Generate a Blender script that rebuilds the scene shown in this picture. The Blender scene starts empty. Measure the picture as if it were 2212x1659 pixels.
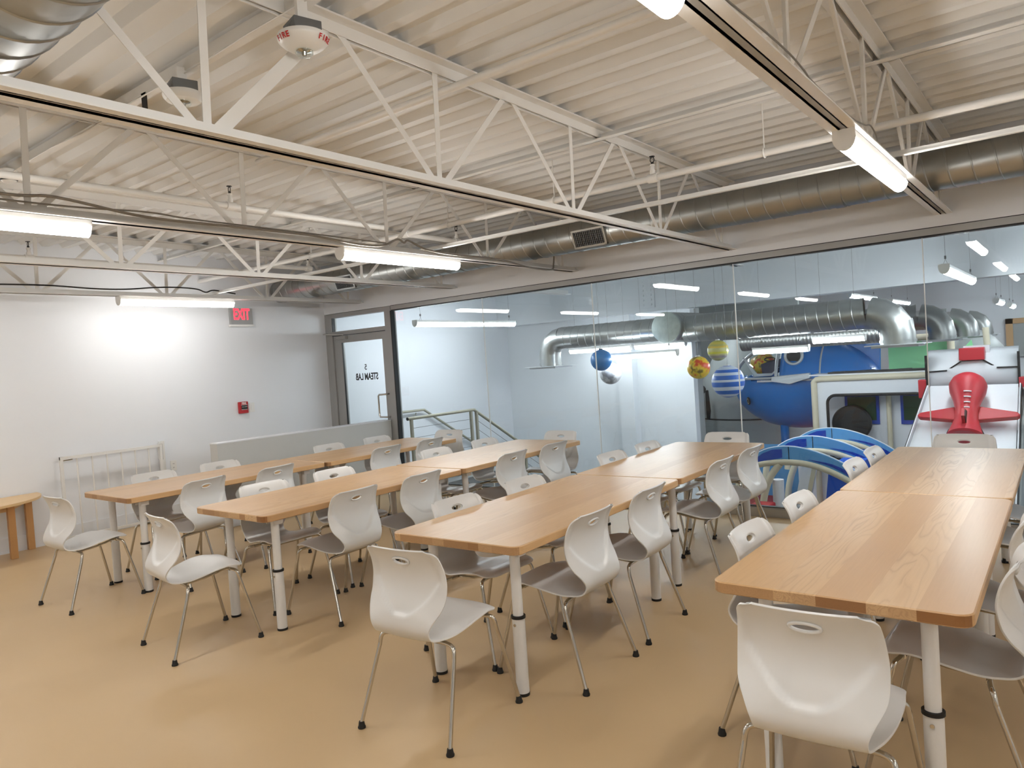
import bpy, math, random
from mathutils import Vector, Matrix
random.seed(7)
C = bpy.context.scene.collection
PI = math.pi
# ------------------------------------------------------------------ camera
H = 1.5467
cam = bpy.data.cameras.new('camera'); co = bpy.data.objects.new('camera', cam); C.objects.link(co)
r = Vector((0.78879098, 0.61118035, -0.06532506)); u = Vector((0.0325383, 0.06460939, 0.99738001)); f = Vector((-0.61379968, 0.78884993, -0.03107653))
co.matrix_world = Matrix(((r.x, u.x, -f.x, 0), (r.y, u.y, -f.y, 0), (r.z, u.z, -f.z, H), (0, 0, 0, 1)))
cam.sensor_width = 36; cam.lens = 25.503; cam.clip_start = 0.02; cam.clip_end = 100
bpy.context.scene.camera = co

# ------------------------------------------------------------------ materials
def srgb(r_, g, b):
    def c(v):
        v /= 255
        return v / 12.92 if v <= .04045 else ((v + .055) / 1.055) ** 2.4
    return (c(r_), c(g), c(b), 1)
def mat(name, col, rough=.5, metal=0, noise=0, nscale=4, bump=0, coat=0, spec=.5, emit=None, estr=0, stretch=None):
    m = bpy.data.materials.new(name); m.use_nodes = True
    nt = m.node_tree; N = nt.nodes; L = nt.links; p = N['Principled BSDF']
    c = srgb(*col)
    p.inputs['Base Color'].default_value = c
    p.inputs['Roughness'].default_value = rough; p.inputs['Metallic'].default_value = metal
    p.inputs['Coat Weight'].default_value = coat; p.inputs['Specular IOR Level'].default_value = spec
    if emit:
        p.inputs['Emission Color'].default_value = srgb(*emit); p.inputs['Emission Strength'].default_value = estr
    if noise or bump:
        tc = N.new('ShaderNodeTexCoord'); mp = N.new('ShaderNodeMapping'); no = N.new('ShaderNodeTexNoise')
        if stretch: mp.inputs['Scale'].default_value = stretch
        L.new(tc.outputs['Object'], mp.inputs['Vector']); L.new(mp.outputs['Vector'], no.inputs['Vector'])
        no.inputs['Scale'].default_value = nscale; no.inputs['Detail'].default_value = 5
        if noise:
            mx = N.new('ShaderNodeMix'); mx.data_type = 'RGBA'
            mx.inputs['A'].default_value = tuple(x * (1 - noise) for x in c[:3]) + (1,)
            mx.inputs['B'].default_value = tuple(min(1, x * (1 + noise)) for x in c[:3]) + (1,)
            L.new(no.outputs['Fac'], mx.inputs['Factor']); L.new(mx.outputs['Result'], p.inputs['Base Color'])
        if bump:
            b = N.new('ShaderNodeBump'); b.inputs['Strength'].default_value = bump; b.inputs['Distance'].default_value = .01
            L.new(no.outputs['Fac'], b.inputs['Height']); L.new(b.outputs['Normal'], p.inputs['Normal'])
    return m
M = {}
M['wall'] = mat('wall_paint', (228, 231, 236), .55, noise=.02, nscale=2)
M['wallhall'] = mat('hall_wall_paint', (222, 226, 230), .5, noise=.02, nscale=1)
M['lowwall'] = mat('low_wall_paint', (204, 206, 205), .5)
M['deck'] = mat('deck_paint', (226, 227, 227), .55, noise=.03, nscale=3)
M['steel'] = mat('steel_paint', (232, 231, 228), .4, noise=.02, nscale=8)
M['hallceil'] = mat('hall_deck_paint', (222, 228, 229), .6)
M['plastic'] = mat('chair_plastic', (218, 218, 217), .33, noise=.01, nscale=30)
M['chrome'] = mat('chrome', (200, 196, 188), .12, 1)
M['rubber'] = mat('black_rubber', (18, 18, 19), .6)
M['legwhite'] = mat('table_leg_paint', (222, 222, 221), .3)
M['alu'] = mat('aluminium_frame', (164, 164, 163), .4, .25, noise=.03, nscale=20, stretch=(1, 1, .1))
M['sillalu'] = mat('sill_aluminium', (176, 172, 165), .4, .5)
M['gasket'] = mat('black_gasket', (15, 15, 16), .5)
M['galv'] = mat('galvanised_steel', (168, 170, 168), .34, .92, noise=.12, nscale=9, bump=.02)
M['galvd'] = mat('galvanised_end_cap', (190, 200, 196), .5, .6, noise=.25, nscale=14)
M['galvbox'] = mat('galvanised_box', (120, 122, 124), .5, .8, noise=.1, nscale=40)
M['conduit'] = mat('flexible_conduit', (150, 145, 138), .45, .2)
M['black'] = mat('black_paint', (16, 16, 18), .5)
M['whitep'] = mat('white_plastic', (230, 230, 228), .35)
M['gate'] = mat('gate_paint', (225, 224, 221), .4)
M['rail'] = mat('rail_metal', (172, 168, 150), .4, .3)
M['cable'] = mat('steel_cable', (130, 132, 134), .4, .8)
M['red'] = mat('red_paint', (176, 24, 34), .4)
M['redpad'] = mat('red_vinyl', (186, 40, 52), .45)
M['redtext'] = mat('red_letters', (190, 25, 25), .5)
M['blue'] = mat('blue_fibreglass', (36, 122, 206), .3, noise=.05, nscale=2, coat=.3)
M['bluedk'] = mat('dark_blue_vinyl', (22, 64, 168), .45)
M['bluelt'] = mat('light_blue_panel', (92, 158, 212), .4, noise=.05, nscale=3)
M['bluenet'] = mat('blue_climbing_mat', (18, 84, 190), .6, noise=.25, nscale=90)
M['navy'] = mat('navy_paint', (24, 30, 72), .35)
M['beige'] = mat('beige_vinyl_padding', (214, 205, 180), .5, noise=.04, nscale=5)
M['playwhite'] = mat('white_play_panel', (226, 228, 232), .35)
M['playgrey'] = mat('grey_fibreglass', (158, 163, 162), .45, noise=.05, nscale=2)
M['silver'] = mat('silver_trim', (196, 200, 204), .35, .3)
M['green'] = mat('mint_panel', (150, 226, 164), .45)
M['greendk'] = mat('dark_green_window', (24, 58, 34), .2)
M['redfloor'] = mat('red_floor', (150, 44, 44), .6)
M['hallfloor'] = mat('hall_floor', (120, 122, 124), .6)
M['birch'] = mat('birch_ply', (218, 184, 136), .4, noise=.08, nscale=12, stretch=(1, .15, 1))
M['birchd'] = mat('birch_leg', (196, 150, 98), .4, noise=.12, nscale=12, stretch=(1, 1, .15))
M['rubberdk'] = mat('dark_louver', (20, 20, 22), .6)
M['windowtan'] = mat('tan_window_frame', (196, 160, 118), .5)

def floor_mat():
    m = mat('tan_epoxy', (200, 172, 132), .42, noise=.06, nscale=1.1)
    nt = m.node_tree; N = nt.nodes; L = nt.links; p = N['Principled BSDF']
    tc = N.new('ShaderNodeTexCoord'); n = N.new('ShaderNodeTexNoise'); n.inputs['Scale'].default_value = 3.0; n.inputs['Detail'].default_value = 6
    L.new(tc.outputs['Object'], n.inputs['Vector'])
    mr = N.new('ShaderNodeMapRange'); mr.inputs['To Min'].default_value = .36; mr.inputs['To Max'].default_value = .5
    L.new(n.outputs['Fac'], mr.inputs['Value']); L.new(mr.outputs['Result'], p.inputs['Roughness'])
    b = N.new('ShaderNodeBump'); b.inputs['Strength'].default_value = .06; b.inputs['Distance'].default_value = .01
    L.new(n.outputs['Fac'], b.inputs['Height']); L.new(b.outputs['Normal'], p.inputs['Normal'])
    return m
M['floor'] = floor_mat()

def wood(name, endgrain=False):
    m = bpy.data.materials.new(name); m.use_nodes = True
    nt = m.node_tree; N = nt.nodes; L = nt.links; p = N['Principled BSDF']
    p.inputs['Roughness'].default_value = .37; p.inputs['Coat Weight'].default_value = .06; p.inputs['Coat Roughness'].default_value = .22
    tc = N.new('ShaderNodeTexCoord'); oi = N.new('ShaderNodeObjectInfo')
    sp = N.new('ShaderNodeSeparateXYZ'); L.new(tc.outputs['Object'], sp.inputs[0])
    def math_(op, a, b=None, c=None):
        n = N.new('ShaderNodeMath'); n.operation = op
        for i, v in enumerate((a, b, c)):
            if v is None: continue
            if isinstance(v, (int, float)): n.inputs[i].default_value = v
            else: L.new(v, n.inputs[i])
        return n.outputs[0]
    # uneven staves: warp x a little with a sine, then floor
    xs = math_('MULTIPLY', sp.outputs['X'], 10.6)
    wv = math_('MULTIPLY', math_('SINE', math_('MULTIPLY', sp.outputs['X'], 23.0)), .30)
    st = math_('FLOOR', math_('ADD', math_('ADD', xs, wv), math_('MULTIPLY', oi.outputs['Random'], 9.0)))
    wn = N.new('ShaderNodeTexWhiteNoise'); wn.noise_dimensions = '1D'
    L.new(math_('ADD', st, math_('MULTIPLY', oi.outputs['Random'], 31.0)), wn.inputs['W'])
    cr = N.new('ShaderNodeValToRGB'); L.new(wn.outputs['Value'], cr.inputs['Fac'])
    e = cr.color_ramp.elements
    if endgrain:
        e[0].color = srgb(140, 94, 52); e[1].color = srgb(214, 176, 130)
    else:
        e[0].color = srgb(200, 160, 114); e[1].color = srgb(218, 184, 140)
        k = cr.color_ramp.elements.new(.5); k.color = srgb(214, 176, 128)
    # grain coordinates: offset per stave
    cmb = N.new('ShaderNodeCombineXYZ')
    L.new(sp.outputs['X'], cmb.inputs[0])
    L.new(math_('ADD', math_('MULTIPLY', sp.outputs['Y'], 1.0 if endgrain else .13), math_('MULTIPLY', wn.outputs['Value'], 17.0)), cmb.inputs[1])
    L.new(math_('ADD', sp.outputs['Z'], math_('MULTIPLY', wn.outputs['Value'], 5.0)), cmb.inputs[2])
    no = N.new('ShaderNodeTexNoise'); no.inputs['Scale'].default_value = 7 if not endgrain else 18; no.inputs['Detail'].default_value = 2; no.inputs['Roughness'].default_value = .4
    L.new(cmb.outputs[0], no.inputs['Vector'])
    rings = math_('FRACT', math_('MULTIPLY', no.outputs['Fac'], 15.0))
    rg = math_('POWER', math_('ABSOLUTE', math_('SUBTRACT', math_('MULTIPLY', rings, 2.0), 1.0)), 3.5)
    fine = N.new('ShaderNodeTexNoise'); fine.inputs['Scale'].default_value = 160; fine.inputs['Detail'].default_value = 3
    c2 = N.new('ShaderNodeCombineXYZ'); L.new(sp.outputs['X'], c2.inputs[0]); L.new(math_('MULTIPLY', sp.outputs['Y'], .03), c2.inputs[1]); L.new(sp.outputs['Z'], c2.inputs[2])
    L.new(c2.outputs[0], fine.inputs['Vector'])
    big = N.new('ShaderNodeTexNoise'); big.inputs['Scale'].default_value = 2.2; L.new(tc.outputs['Object'], big.inputs['Vector'])
    amt = math_('ADD', math_('MULTIPLY', rg, math_('MULTIPLY', math_('POWER', wn.outputs['Value'], 2.0), .5)), math_('MULTIPLY', fine.outputs['Fac'], .34))
    amt = math_('MULTIPLY', amt, math_('ADD', math_('MULTIPLY', big.outputs['Fac'], 1.3), .2))
    mx = N.new('ShaderNodeMix'); mx.data_type = 'RGBA'; mx.blend_type = 'MIX'
    L.new(amt, mx.inputs['Factor']); L.new(cr.outputs['Color'], mx.inputs['A'])
    mx.inputs['B'].default_value = srgb(160, 112, 66) if not endgrain else srgb(104, 64, 30)
    # small knots
    vo = N.new('ShaderNodeTexVoronoi'); vo.inputs['Scale'].default_value = 3.1; L.new(cmb.outputs[0], vo.inputs['Vector'])
    kn = N.new('ShaderNodeMapRange'); kn.inputs['From Min'].default_value = .012; kn.inputs['From Max'].default_value = .035; kn.inputs['To Min'].default_value = .75; kn.inputs['To Max'].default_value = 0
    L.new(vo.outputs['Distance'], kn.inputs['Value'])
    m2 = N.new('ShaderNodeMix'); m2.data_type = 'RGBA'; L.new(kn.outputs['Result'], m2.inputs['Factor']); L.new(mx.outputs['Result'], m2.inputs['A'])
    m2.inputs['B'].default_value = srgb(96, 60, 34)
    L.new(m2.outputs['Result'], p.inputs['Base Color'])
    return m
M['wood'] = wood('butcher_block'); M['woodend'] = wood('butcher_block_end_grain', True)

def glass_mat(name='clear_glass', tint=(.93, .965, .965), k=1.0):
    m = bpy.data.materials.new(name); m.use_nodes = True
    nt = m.node_tree; N = nt.nodes; L = nt.links; N.clear()
    o = N.new('ShaderNodeOutputMaterial'); mx = N.new('ShaderNodeMixShader'); t = N.new('ShaderNodeBsdfTransparent'); g = N.new('ShaderNodeBsdfGlossy')
    fr = N.new('ShaderNodeFresnel'); fr.inputs['IOR'].default_value = 1.5; ge = N.new('ShaderNodeNewGeometry'); mm = N.new('ShaderNodeMath'); mm.operation = 'MULTIPLY'; iv = N.new('ShaderNodeMath'); iv.operation = 'SUBTRACT'; iv.inputs[0].default_value = 1
    t.inputs['Color'].default_value = (*tint, 1); g.inputs['Roughness'].default_value = 0; g.inputs['Color'].default_value = (k, k, k, 1)
    L.new(ge.outputs['Backfacing'], iv.inputs[1]); L.new(fr.outputs[0], mm.inputs[0]); L.new(iv.outputs[0], mm.inputs[1]); L.new(mm.outputs[0], mx.inputs[0]); L.new(t.outputs[0], mx.inputs[1]); L.new(g.outputs[0], mx.inputs[2]); L.new(mx.outputs[0], o.inputs[0])
    return m
M['glass'] = glass_mat()
def emis(name, col, s):
    m = bpy.data.materials.new(name); m.use_nodes = True
    p = m.node_tree.nodes['Principled BSDF']; p.inputs['Base Color'].default_value = srgb(*col)
    p.inputs['Emission Color'].default_value = srgb(*col); p.inputs['Emission Strength'].default_value = s
    p.inputs['Roughness'].default_value = .4
    return m
M['lamp'] = emis('lit_diffuser', (255, 252, 247), 20)
M['lampdim'] = emis('lit_wall_side_diffuser', (255, 252, 247), 13)
M['lamphalldim'] = emis('lit_hall_wall_diffuser', (246, 250, 255), 8)
M['lamphall'] = emis('lit_hall_diffuser', (246, 250, 255), 21)
M['exitred'] = emis('lit_exit_letters', (255, 45, 60), 1.3)

# ------------------------------------------------------------------ mesh builder
class MB:
    def __init__(s): s.v = []; s.f = []; s.mi = []
    def add(s, vs, fs, mi=0):
        n = len(s.v); s.v += [tuple(v) for v in vs]; s.f += [tuple(i + n for i in q) for q in fs]; s.mi += [mi] * len(fs); return s
    def box(s, x0, x1, y0, y1, z0, z1, mi=0):
        vs = [(x, y, z) for z in (z0, z1) for y in (y0, y1) for x in (x0, x1)]
        return s.add(vs, [(0, 2, 3, 1), (4, 5, 7, 6), (0, 1, 5, 4), (2, 6, 7, 3), (0, 4, 6, 2), (1, 3, 7, 5)], mi)
    def bar(s, a, b, w, h=None, up=(0, 0, 1), mi=0):
        a = Vector(a); b = Vector(b); d = (b - a).normalized(); up = Vector(up)
        if abs(d.dot(up)) > .98: up = Vector((1, 0, 0))
        x = d.cross(up).normalized(); y = x.cross(d); h = h or w
        vs = [p + x * sx * w / 2 + y * sy * h / 2 for p in (a, b) for sx, sy in ((-1, -1), (1, -1), (1, 1), (-1, 1))]
        return s.add(vs, [(3, 2, 1, 0), (4, 5, 6, 7), (0, 1, 5, 4), (1, 2, 6, 5), (2, 3, 7, 6), (3, 0, 4, 7)], mi)
    def tube(s, pts, rad, seg=12, closed=False, caps=True, mi=0):
        pts = [Vector(p) for p in pts]; n = len(pts)
        rr = rad if isinstance(rad, (list, tuple)) else [rad] * n
        prev = None; rings = []
        for i, p in enumerate(pts):
            if closed: d = pts[(i + 1) % n] - pts[i - 1]
            else: d = pts[min(i + 1, n - 1)] - pts[max(i - 1, 0)]
            d.normalize()
            if prev is None:
                a = Vector((0, 0, 1)) if abs(d.z) < .9 else Vector((1, 0, 0)); x = d.cross(a).normalized()
            else:
                x = (prev - d * prev.dot(d)).normalized()
            prev = x; y = d.cross(x)
            rings.append([p + (x * math.cos(2 * PI * k / seg) + y * math.sin(2 * PI * k / seg)) * rr[i] for k in range(seg)])
        vs = [v for rg in rings for v in rg]; fs = []
        for i in range(n if closed else n - 1):
            a = i * seg; b = ((i + 1) % n) * seg
            for k in range(seg): fs.append((a + k, a + (k + 1) % seg, b + (k + 1) % seg, b + k))
        if caps and not closed:
            fs.append(tuple(range(seg))[::-1]); fs.append(tuple((n - 1) * seg + k for k in range(seg)))
        return s.add(vs, fs, mi)
    def lathe(s, prof, o=(0, 0, 0), ax='z', seg=32, a0=0, a1=2 * PI, mi=0, scale=(1, 1)):
        o = Vector(o); full = abs(a1 - a0 - 2 * PI) < 1e-6; n = seg if full else seg + 1; vs = []
        for (t, rd) in prof:
            for k in range(n):
                a = a0 + (a1 - a0) * k / seg; c, q = math.cos(a) * rd * scale[0], math.sin(a) * rd * scale[1]
                vs.append(o + (Vector((c, q, t)) if ax == 'z' else Vector((t, c, q)) if ax == 'x' else Vector((q, t, c))))
        fs = []
        for i in range(len(prof) - 1):
            for k in range(seg):
                k2 = (k + 1) % n
                fs.append((i * n + k, i * n + k2, (i + 1) * n + k2, (i + 1) * n + k))
        return s.add(vs, fs, mi)
    def prism(s, poly, vec, mi=0):
        n = len(poly); vec = Vector(vec); vs = [Vector(p) for p in poly] + [Vector(p) + vec for p in poly]
        fs = [tuple(range(n))[::-1], tuple(range(n, 2 * n))] + [(i, (i + 1) % n, (i + 1) % n + n, i + n) for i in range(n)]
        return s.add(vs, fs, mi)
    def strip(s, A, B, vec, mi=0):  # thick band between polyline A and B
        vec = Vector(vec)
        for i in range(len(A) - 1): s.prism([A[i], A[i + 1], B[i + 1], B[i]], vec, mi)
        return s
    def build(s, name, m, parent=None, smooth=False, loc=None, fixn=True, bevel=0):
        me = bpy.data.meshes.new(name); me.from_pydata(s.v, [], s.f)
        ms = m if isinstance(m, (list, tuple)) else [m]
        for x in ms: me.materials.append(M[x] if isinstance(x, str) else x)
        if len(ms) > 1: me.polygons.foreach_set('material_index', s.mi)
        if fixn:
            import bmesh
            b = bmesh.new(); b.from_mesh(me); bmesh.ops.recalc_face_normals(b, faces=b.faces); b.to_mesh(me); b.free()
        o = bpy.data.objects.new(name, me); C.objects.link(o)
        if smooth:
            me.polygons.foreach_set('use_smooth', [True] * len(me.polygons))
            if smooth not in ('all', 'none'):
                md = o.modifiers.new('wn', 'EDGE_SPLIT'); md.split_angle = math.radians(40 if smooth is True else smooth)
        if bevel:
            bm_ = o.modifiers.new('bv', 'BEVEL'); bm_.width = bevel; bm_.segments = 3; bm_.limit_method = 'ANGLE'
        if parent is not None: o.parent = parent
        if loc: o.location = loc
        return o
def tag(o, label=None, cat=None, group=None, kind=None):
    if label: o['label'] = label
    if cat: o['category'] = cat
    if group: o['group'] = group
    if kind: o['kind'] = kind
    return o
def empty(name, loc=(0, 0, 0), rz=0, **k):
    o = bpy.data.objects.new(name, None); C.objects.link(o); o.location = loc; o.rotation_euler = (0, 0, rz)
    o.empty_display_size = .05
    return tag(o, **k)
def struct(name, mb, m, **k):
    o = mb.build(name, m, **k)
    if not k.get('parent'): o['kind'] = 'structure'
    return o
def kids(o): return [c for c in list(o.children)]
def copy_tree(o, parent=None):
    c = o.copy(); C.objects.link(c)
    if parent is not None: c.parent = parent
    for ch in kids(o): copy_tree(ch, c)
    return c
def text(body, name, m, parent, loc, rot, size, extrude=.001, align='CENTER', sx=1, bold=0):
    cu = bpy.data.curves.new(name, 'FONT'); cu.body = body; cu.size = size; cu.extrude = extrude; cu.align_x = align; cu.align_y = 'CENTER'
    cu.offset = bold
    o = bpy.data.objects.new(name, cu); C.objects.link(o); o.data.materials.append(M[m])
    bpy.context.view_layer.update(); me = bpy.data.meshes.new_from_object(o); me.name = name
    bpy.data.objects.remove(o); o = bpy.data.objects.new(name, me); C.objects.link(o)
    o.parent = parent; o.location = loc; o.rotation_euler = rot; o.scale = (sx, 1, 1)
    return o
def crom(P, n):
    out = []; P = [P[0]] + list(P) + [P[-1]]
    for i in range(1, len(P) - 2):
        p0, p1, p2, p3 = (Vector(P[i + j]) for j in (-1, 0, 1, 2))
        for k in range(n):
            t = k / n
            out.append(.5 * ((2 * p1) + (p2 - p0) * t + (2 * p0 - 5 * p1 + 4 * p2 - p3) * t * t + (3 * p1 - p0 - 3 * p2 + p3) * t ** 3))
    out.append(Vector(P[-2])); return out

# ------------------------------------------------------------------ room shell
XL, YG, ZD = -8.28, 6.47, 3.03          # left wall face, glass wall inner face, deck underside
XR, YB = 4.2, -4.6
FH = -1.0                                # floor of the play hall beyond the glass
struct('floor', MB().box(XL - .1, XR, YB, 6.62, -.12, 0), 'floor')
struct('wall_left', MB().box(XL - .12, XL, YB, 10.6, FH, 3.25), 'wall')
struct('wall_right', MB().box(XR, XR + .12, YB, 6.6, -.12, 3.25), 'wall')
struct('wall_back', MB().box(XL - .12, XR + .12, YB - .12, YB, -.12, 3.25), 'wall')
struct('wall_front', MB().box(XL, XR, YG, 6.62, 2.365, 3.25).box(.8, XR, YG, 6.62, 0, 2.365), 'wall')
def deck(name, x0, x1, y0, y1, z, m):
    b = MB(); p = .19; y = y0; prof = []
    while y < y1:
        prof += [(y, z), (y + .055, z), (y + .085, z + .042), (y + .16, z + .042)]; y += p
    prof.append((y, z))
    vs = []; n = len(prof)
    for x in (x0, x1):
        vs += [(x, a, c) for a, c in prof]
    fs = [(i, i + 1, n + i + 1, n + i) for i in range(n - 1)]
    b.add(vs, fs)
    b.box(x0, x1, y0, y, z + .1, z + .2)
    return struct(name, b, m)
deck('ceiling', XL, XR, YB, YG - .19, ZD, 'deck')
struct('baseboard_left', MB().box(XL, XL + .014, YB, YG, 0, .15).box(XL, XL + .02, YB, YG, 0, .02), 'wall')
# low wall beside the door corridor
lw = struct('wall_low', MB().box(-7.2, -7.06, 4.03, YG - .01, 0, .885), 'lowwall')
struct('trim_1', MB().box(-7.205, -7.055, 4.025, YG - .01, .885, .895), 'wall')
struct('baseboard_low', MB().box(-7.06, -7.048, 4.02, YG - .01, 0, .1), 'wall')

# glass wall: header, sill, panes with silicone seams
struct('trim_2', MB().box(-6.93, .8, YG, 6.56, 2.31, 2.362), 'alu')
struct('trim_3', MB().box(-6.93, .8, YG + .002, 6.54, 2.298, 2.31).box(-6.93, .8, YG - .001, YG + .01, 2.362, 2.368).box(-6.93, .8, YG + .02, 6.54, .085, .093), 'gasket')
struct('trim_4', MB().box(-6.93, .8, YG, 6.55, 0, .075).box(-6.93, .8, YG + .02, 6.545, .075, .085), 'sillalu')
seams = [-6.93, -5.42, -3.935, -2.43, -.915, .6, .8]
for i in range(len(seams) - 1):
    a, b = seams[i], seams[i + 1]
    w = struct('window_%d' % (i + 1), MB().box(a + .003, b - .003, 6.5, 6.512, .09, 2.30), 'glass')
    if i < len(seams) - 2:
        MB().box(b - .003, b + .003, 6.4985, 6.5135, .09, 2.30).build('silicone_seam', 'whitep', w)

# door with transom
dr = empty('door_1', (-7.54, 6.5, 0), kind='structure')
def dbox(n, m, *bx, **k):
    b = MB()
    for q in bx: b.box(*q)
    return b.build(n, m, dr, **k)
dbox('door_frame', 'alu', (-.74, -.60, -.03, .06, 0, 2.36), (.48, .60, -.03, .06, 0, 2.36), (-.60, .48, -.03, .06, 2.305, 2.36), (-.60, .48, -.03, .06, 2.06, 2.115))
dbox('door_gasket', 'gasket', (.595, .61, -.035, .03, 0, 2.3), (-.60, -.592, -.02, .03, 2.115, 2.305), (-.60, .48, -.031, -.02, 2.052, 2.06))
dbox('transom_pane', 'glass', (-.60, .48, .01, .02, 2.115, 2.305))
lf = dbox('door_leaf', 'alu', (-.595, -.43, -.01, .04, .01, 2.052), (.39, .475, -.01, .04, .01, 2.052), (-.43, .39, -.01, .04, 1.955, 2.052), (-.43, .39, -.01, .04, .01, .22))
g = MB().box(-.43, .39, .01, .02, .22, 1.955).build('door_pane', 'glass', lf)
MB().box(-.43, -.422, -.012, .012, .22, 1.955).build('pane_gasket', 'gasket', lf)
hd = MB().tube([(.45, -.01, 1.23), (.45, -.06, 1.23), (.44, -.075, 1.228), (.33, -.078, 1.225), (.315, -.078, 1.21), (.315, -.078, 1.0), (.315, -.078, .95), (.33, -.078, .932), (.44, -.075, .93), (.45, -.06, .93), (.45, -.01, .93)], .012, 10).build('door_handle', 'chrome', lf, smooth=True)
cl = MB().box(-.50, -.30, -.06, -.01, 2.0, 2.045).bar((-.36, -.035, 2.06), (-.62, -.16, 2.085), .022, .012).bar((-.62, -.16, 2.085), (-.70, -.03, 2.1), .02, .01).build('door_closer', 'alu', lf)
text('STEAM LAB', 'lettering', 'black', lf, (0.0, .024, 1.468), (PI / 2, 0, PI), .125, .0008, sx=.72, bold=.004)
text('5', 'room_number', 'black', lf, (-.012, .024, 1.597), (PI / 2, 0, PI), .105, .0006, sx=.95, bold=.0015)

# ------------------------------------------------------------------ roof joists
nodes = [-4.585 + 1.204 * k for k in range(0, 10)]     # bottom panel points along Y
JX = [-7.5, -5.82, -4.12, -2.43, -.76, .93, 2.6]
jl = ['white open web roof joist over the exit sign, first from the left wall',
      'white open web roof joist, second from the left wall', 'white open web roof joist carrying two strip lights and flexible conduit',
      'white open web roof joist crossing the middle of the room', 'white open web roof joist carrying strip lights over the rightmost tables',
      'white open web roof joist above the right end of the rightmost tables', 'white open web roof joist next to the right wall']
JZ = {-7.5: 2.45, -5.82: 2.455, -4.12: 2.44, -2.43: 2.42, -.76: 2.455, .93: 2.455, 2.6: 2.45}
def joist(x, lab):
    dz = JZ[x] - 2.42
    t = empty('roof_joist', (x, 0, JZ[x]), label=lab, cat='joist', group='open web steel joists under the roof deck')
    y1 = YG
    b = MB()
    for s in (-1, 1):
        b.box(*sorted((s * .014, s * .06)), YB, y1, 0, .007); b.box(*sorted((s * .014, s * .02)), YB, y1, 0, .045)
    b.build('bottom_chord', 'steel', t)
    b = MB()
    for s in (-1, 1):
        b.box(*sorted((s * .012, s * .07)), YB, y1, .601 - dz, .609 - dz); b.box(*sorted((s * .012, s * .018)), YB, y1, .552 - dz, .609 - dz)
    b.build('top_chord', 'steel', t)
    for i, yn in enumerate(nodes):
        for nm, a, c in (('diagonal_web', (0, yn - .04, .03), (0, yn - .602 + .03, .575 - dz)), ('diagonal_web', (0, yn + .05, .03), (0, yn + .602 - .03, .575 - dz)), ('vertical_web', (0, yn + .005, .03), (0, yn + .02, .575 - dz))):
            if max(a[1], c[1]) > YG or min(a[1], c[1]) < YB: continue
            w = .026
            o = MB()
            a = Vector(a); c = Vector(c); d = (c - a).normalized(); n = Vector((1, 0, 0)); q = d.cross(n)
            hw = .026 if x == -2.43 and abs(yn - 1.435) < .1 and nm == 'diagonal_web' and c.y > a.y else .016
            o.prism([a + q * hw + n * -.011, a + q * hw + n * .011, a - q * hw + n * .011, a - q * hw + n * .007, a + q * (hw - .004) + n * .007, a + q * (hw - .004) + n * -.011], c - a)
            o.build(nm, 'steel', t)
    return t
for x, l in zip(JX, jl): joist(x, l)
# horizontal bridging and pipes along X
def xbar(n, lab, cat, y, z, x0, x1, w, h, m='steel'):
    return tag(MB().box(x0, x1, y - w / 2, y + w / 2, z, z + h).build(n, m), lab, cat)
tag(MB().box(XL, XR, 4.22, 4.225, 2.955, 3.0).box(XL, XR, 4.17, 4.225, 2.955, 2.96).build('bridging_angle', 'steel'), 'white steel angle bridging running under the roof joist top chords', 'bridging')
tag(MB().box(XL, XR, 4.40, 4.405, 2.502, 2.535).box(XL, XR, 4.37, 4.405, 2.502, 2.507).build('bridging_angle', 'steel'), 'thin white steel angle lying across the joist bottom chords before the duct', 'bridging')
tag(MB().tube([(-4.12, 2.78, 2.934), (-1, 2.78, 2.934), (XR, 2.78, 2.934)], .02, 12).build('bridging_pipe', 'steel', smooth=True), 'thick white round pipe crossing below the deck near the first strip light', 'pipe')
tag(MB().box(XL, XR, 1.80, 1.845, 2.975, 3.03).build('cable_strut', 'steel'), 'white metal strut with thin wires holding the fire alarm boxes', 'strut')
wr = MB(); rr = random.Random(3)
wr.tube([(XL + i * .4, 1.79 + rr.uniform(-.02, .02), 2.965 + rr.uniform(-.01, .01)) for i in range(30)], .004, 6)
tag(wr.build('thin_wire', 'steel', smooth=True), 'thin white wire tied along the strut of the fire alarm boxes', 'wire')

# sprinkler piping
def sprinkler_head(parent, p, rr_=1.0):
    x, y, z = p
    h = MB().lathe([(0, 0), (0, .02), (.03, .02), (.03, .014), (.055, .014)], p, seg=14).lathe([(.055, .017), (.07, .017), (.07, .0)], p, seg=14).build('sprinkler_head', 'steel', parent, smooth=True)
    b = MB().lathe([(.07, 0), (.07, .010), (.085, .010), (.085, 0)], p, seg=12)
    for s in (-1, 1):
        b.tube([(x + s * .008, y, z + .085), (x + s * .015, y, z + .097), (x + s * .013, y, z + .112), (x, y, z + .122)], .003, 6)
    b.lathe([(.122, 0), (.122, .019), (.126, .019), (.126, 0)], p, seg=14)
    b.build('deflector', 'black', h)
    return h
def pipe_run(lab, pts, heads, r_=.023, couplings=()):
    t = empty('sprinkler_pipe', pts[0], label=lab, cat='pipe')
    o = Vector(pts[0])
    MB().tube([Vector(p) - o for p in pts], r_, 14).build('pipe_length', 'steel', t, smooth=True)
    for c in couplings:
        p = Vector(c[:3]) - o; d = Vector((1, 0, 0)) if c[3] == 'x' else Vector((0, 1, 0))
        MB().tube([p - d * .035, p + d * .035], r_ + .008, 14).build('pipe_tee', 'steel', t, smooth=True)
    for h in heads:
        p = Vector(h) - o; sprinkler_head(t, p)
    return t
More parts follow.
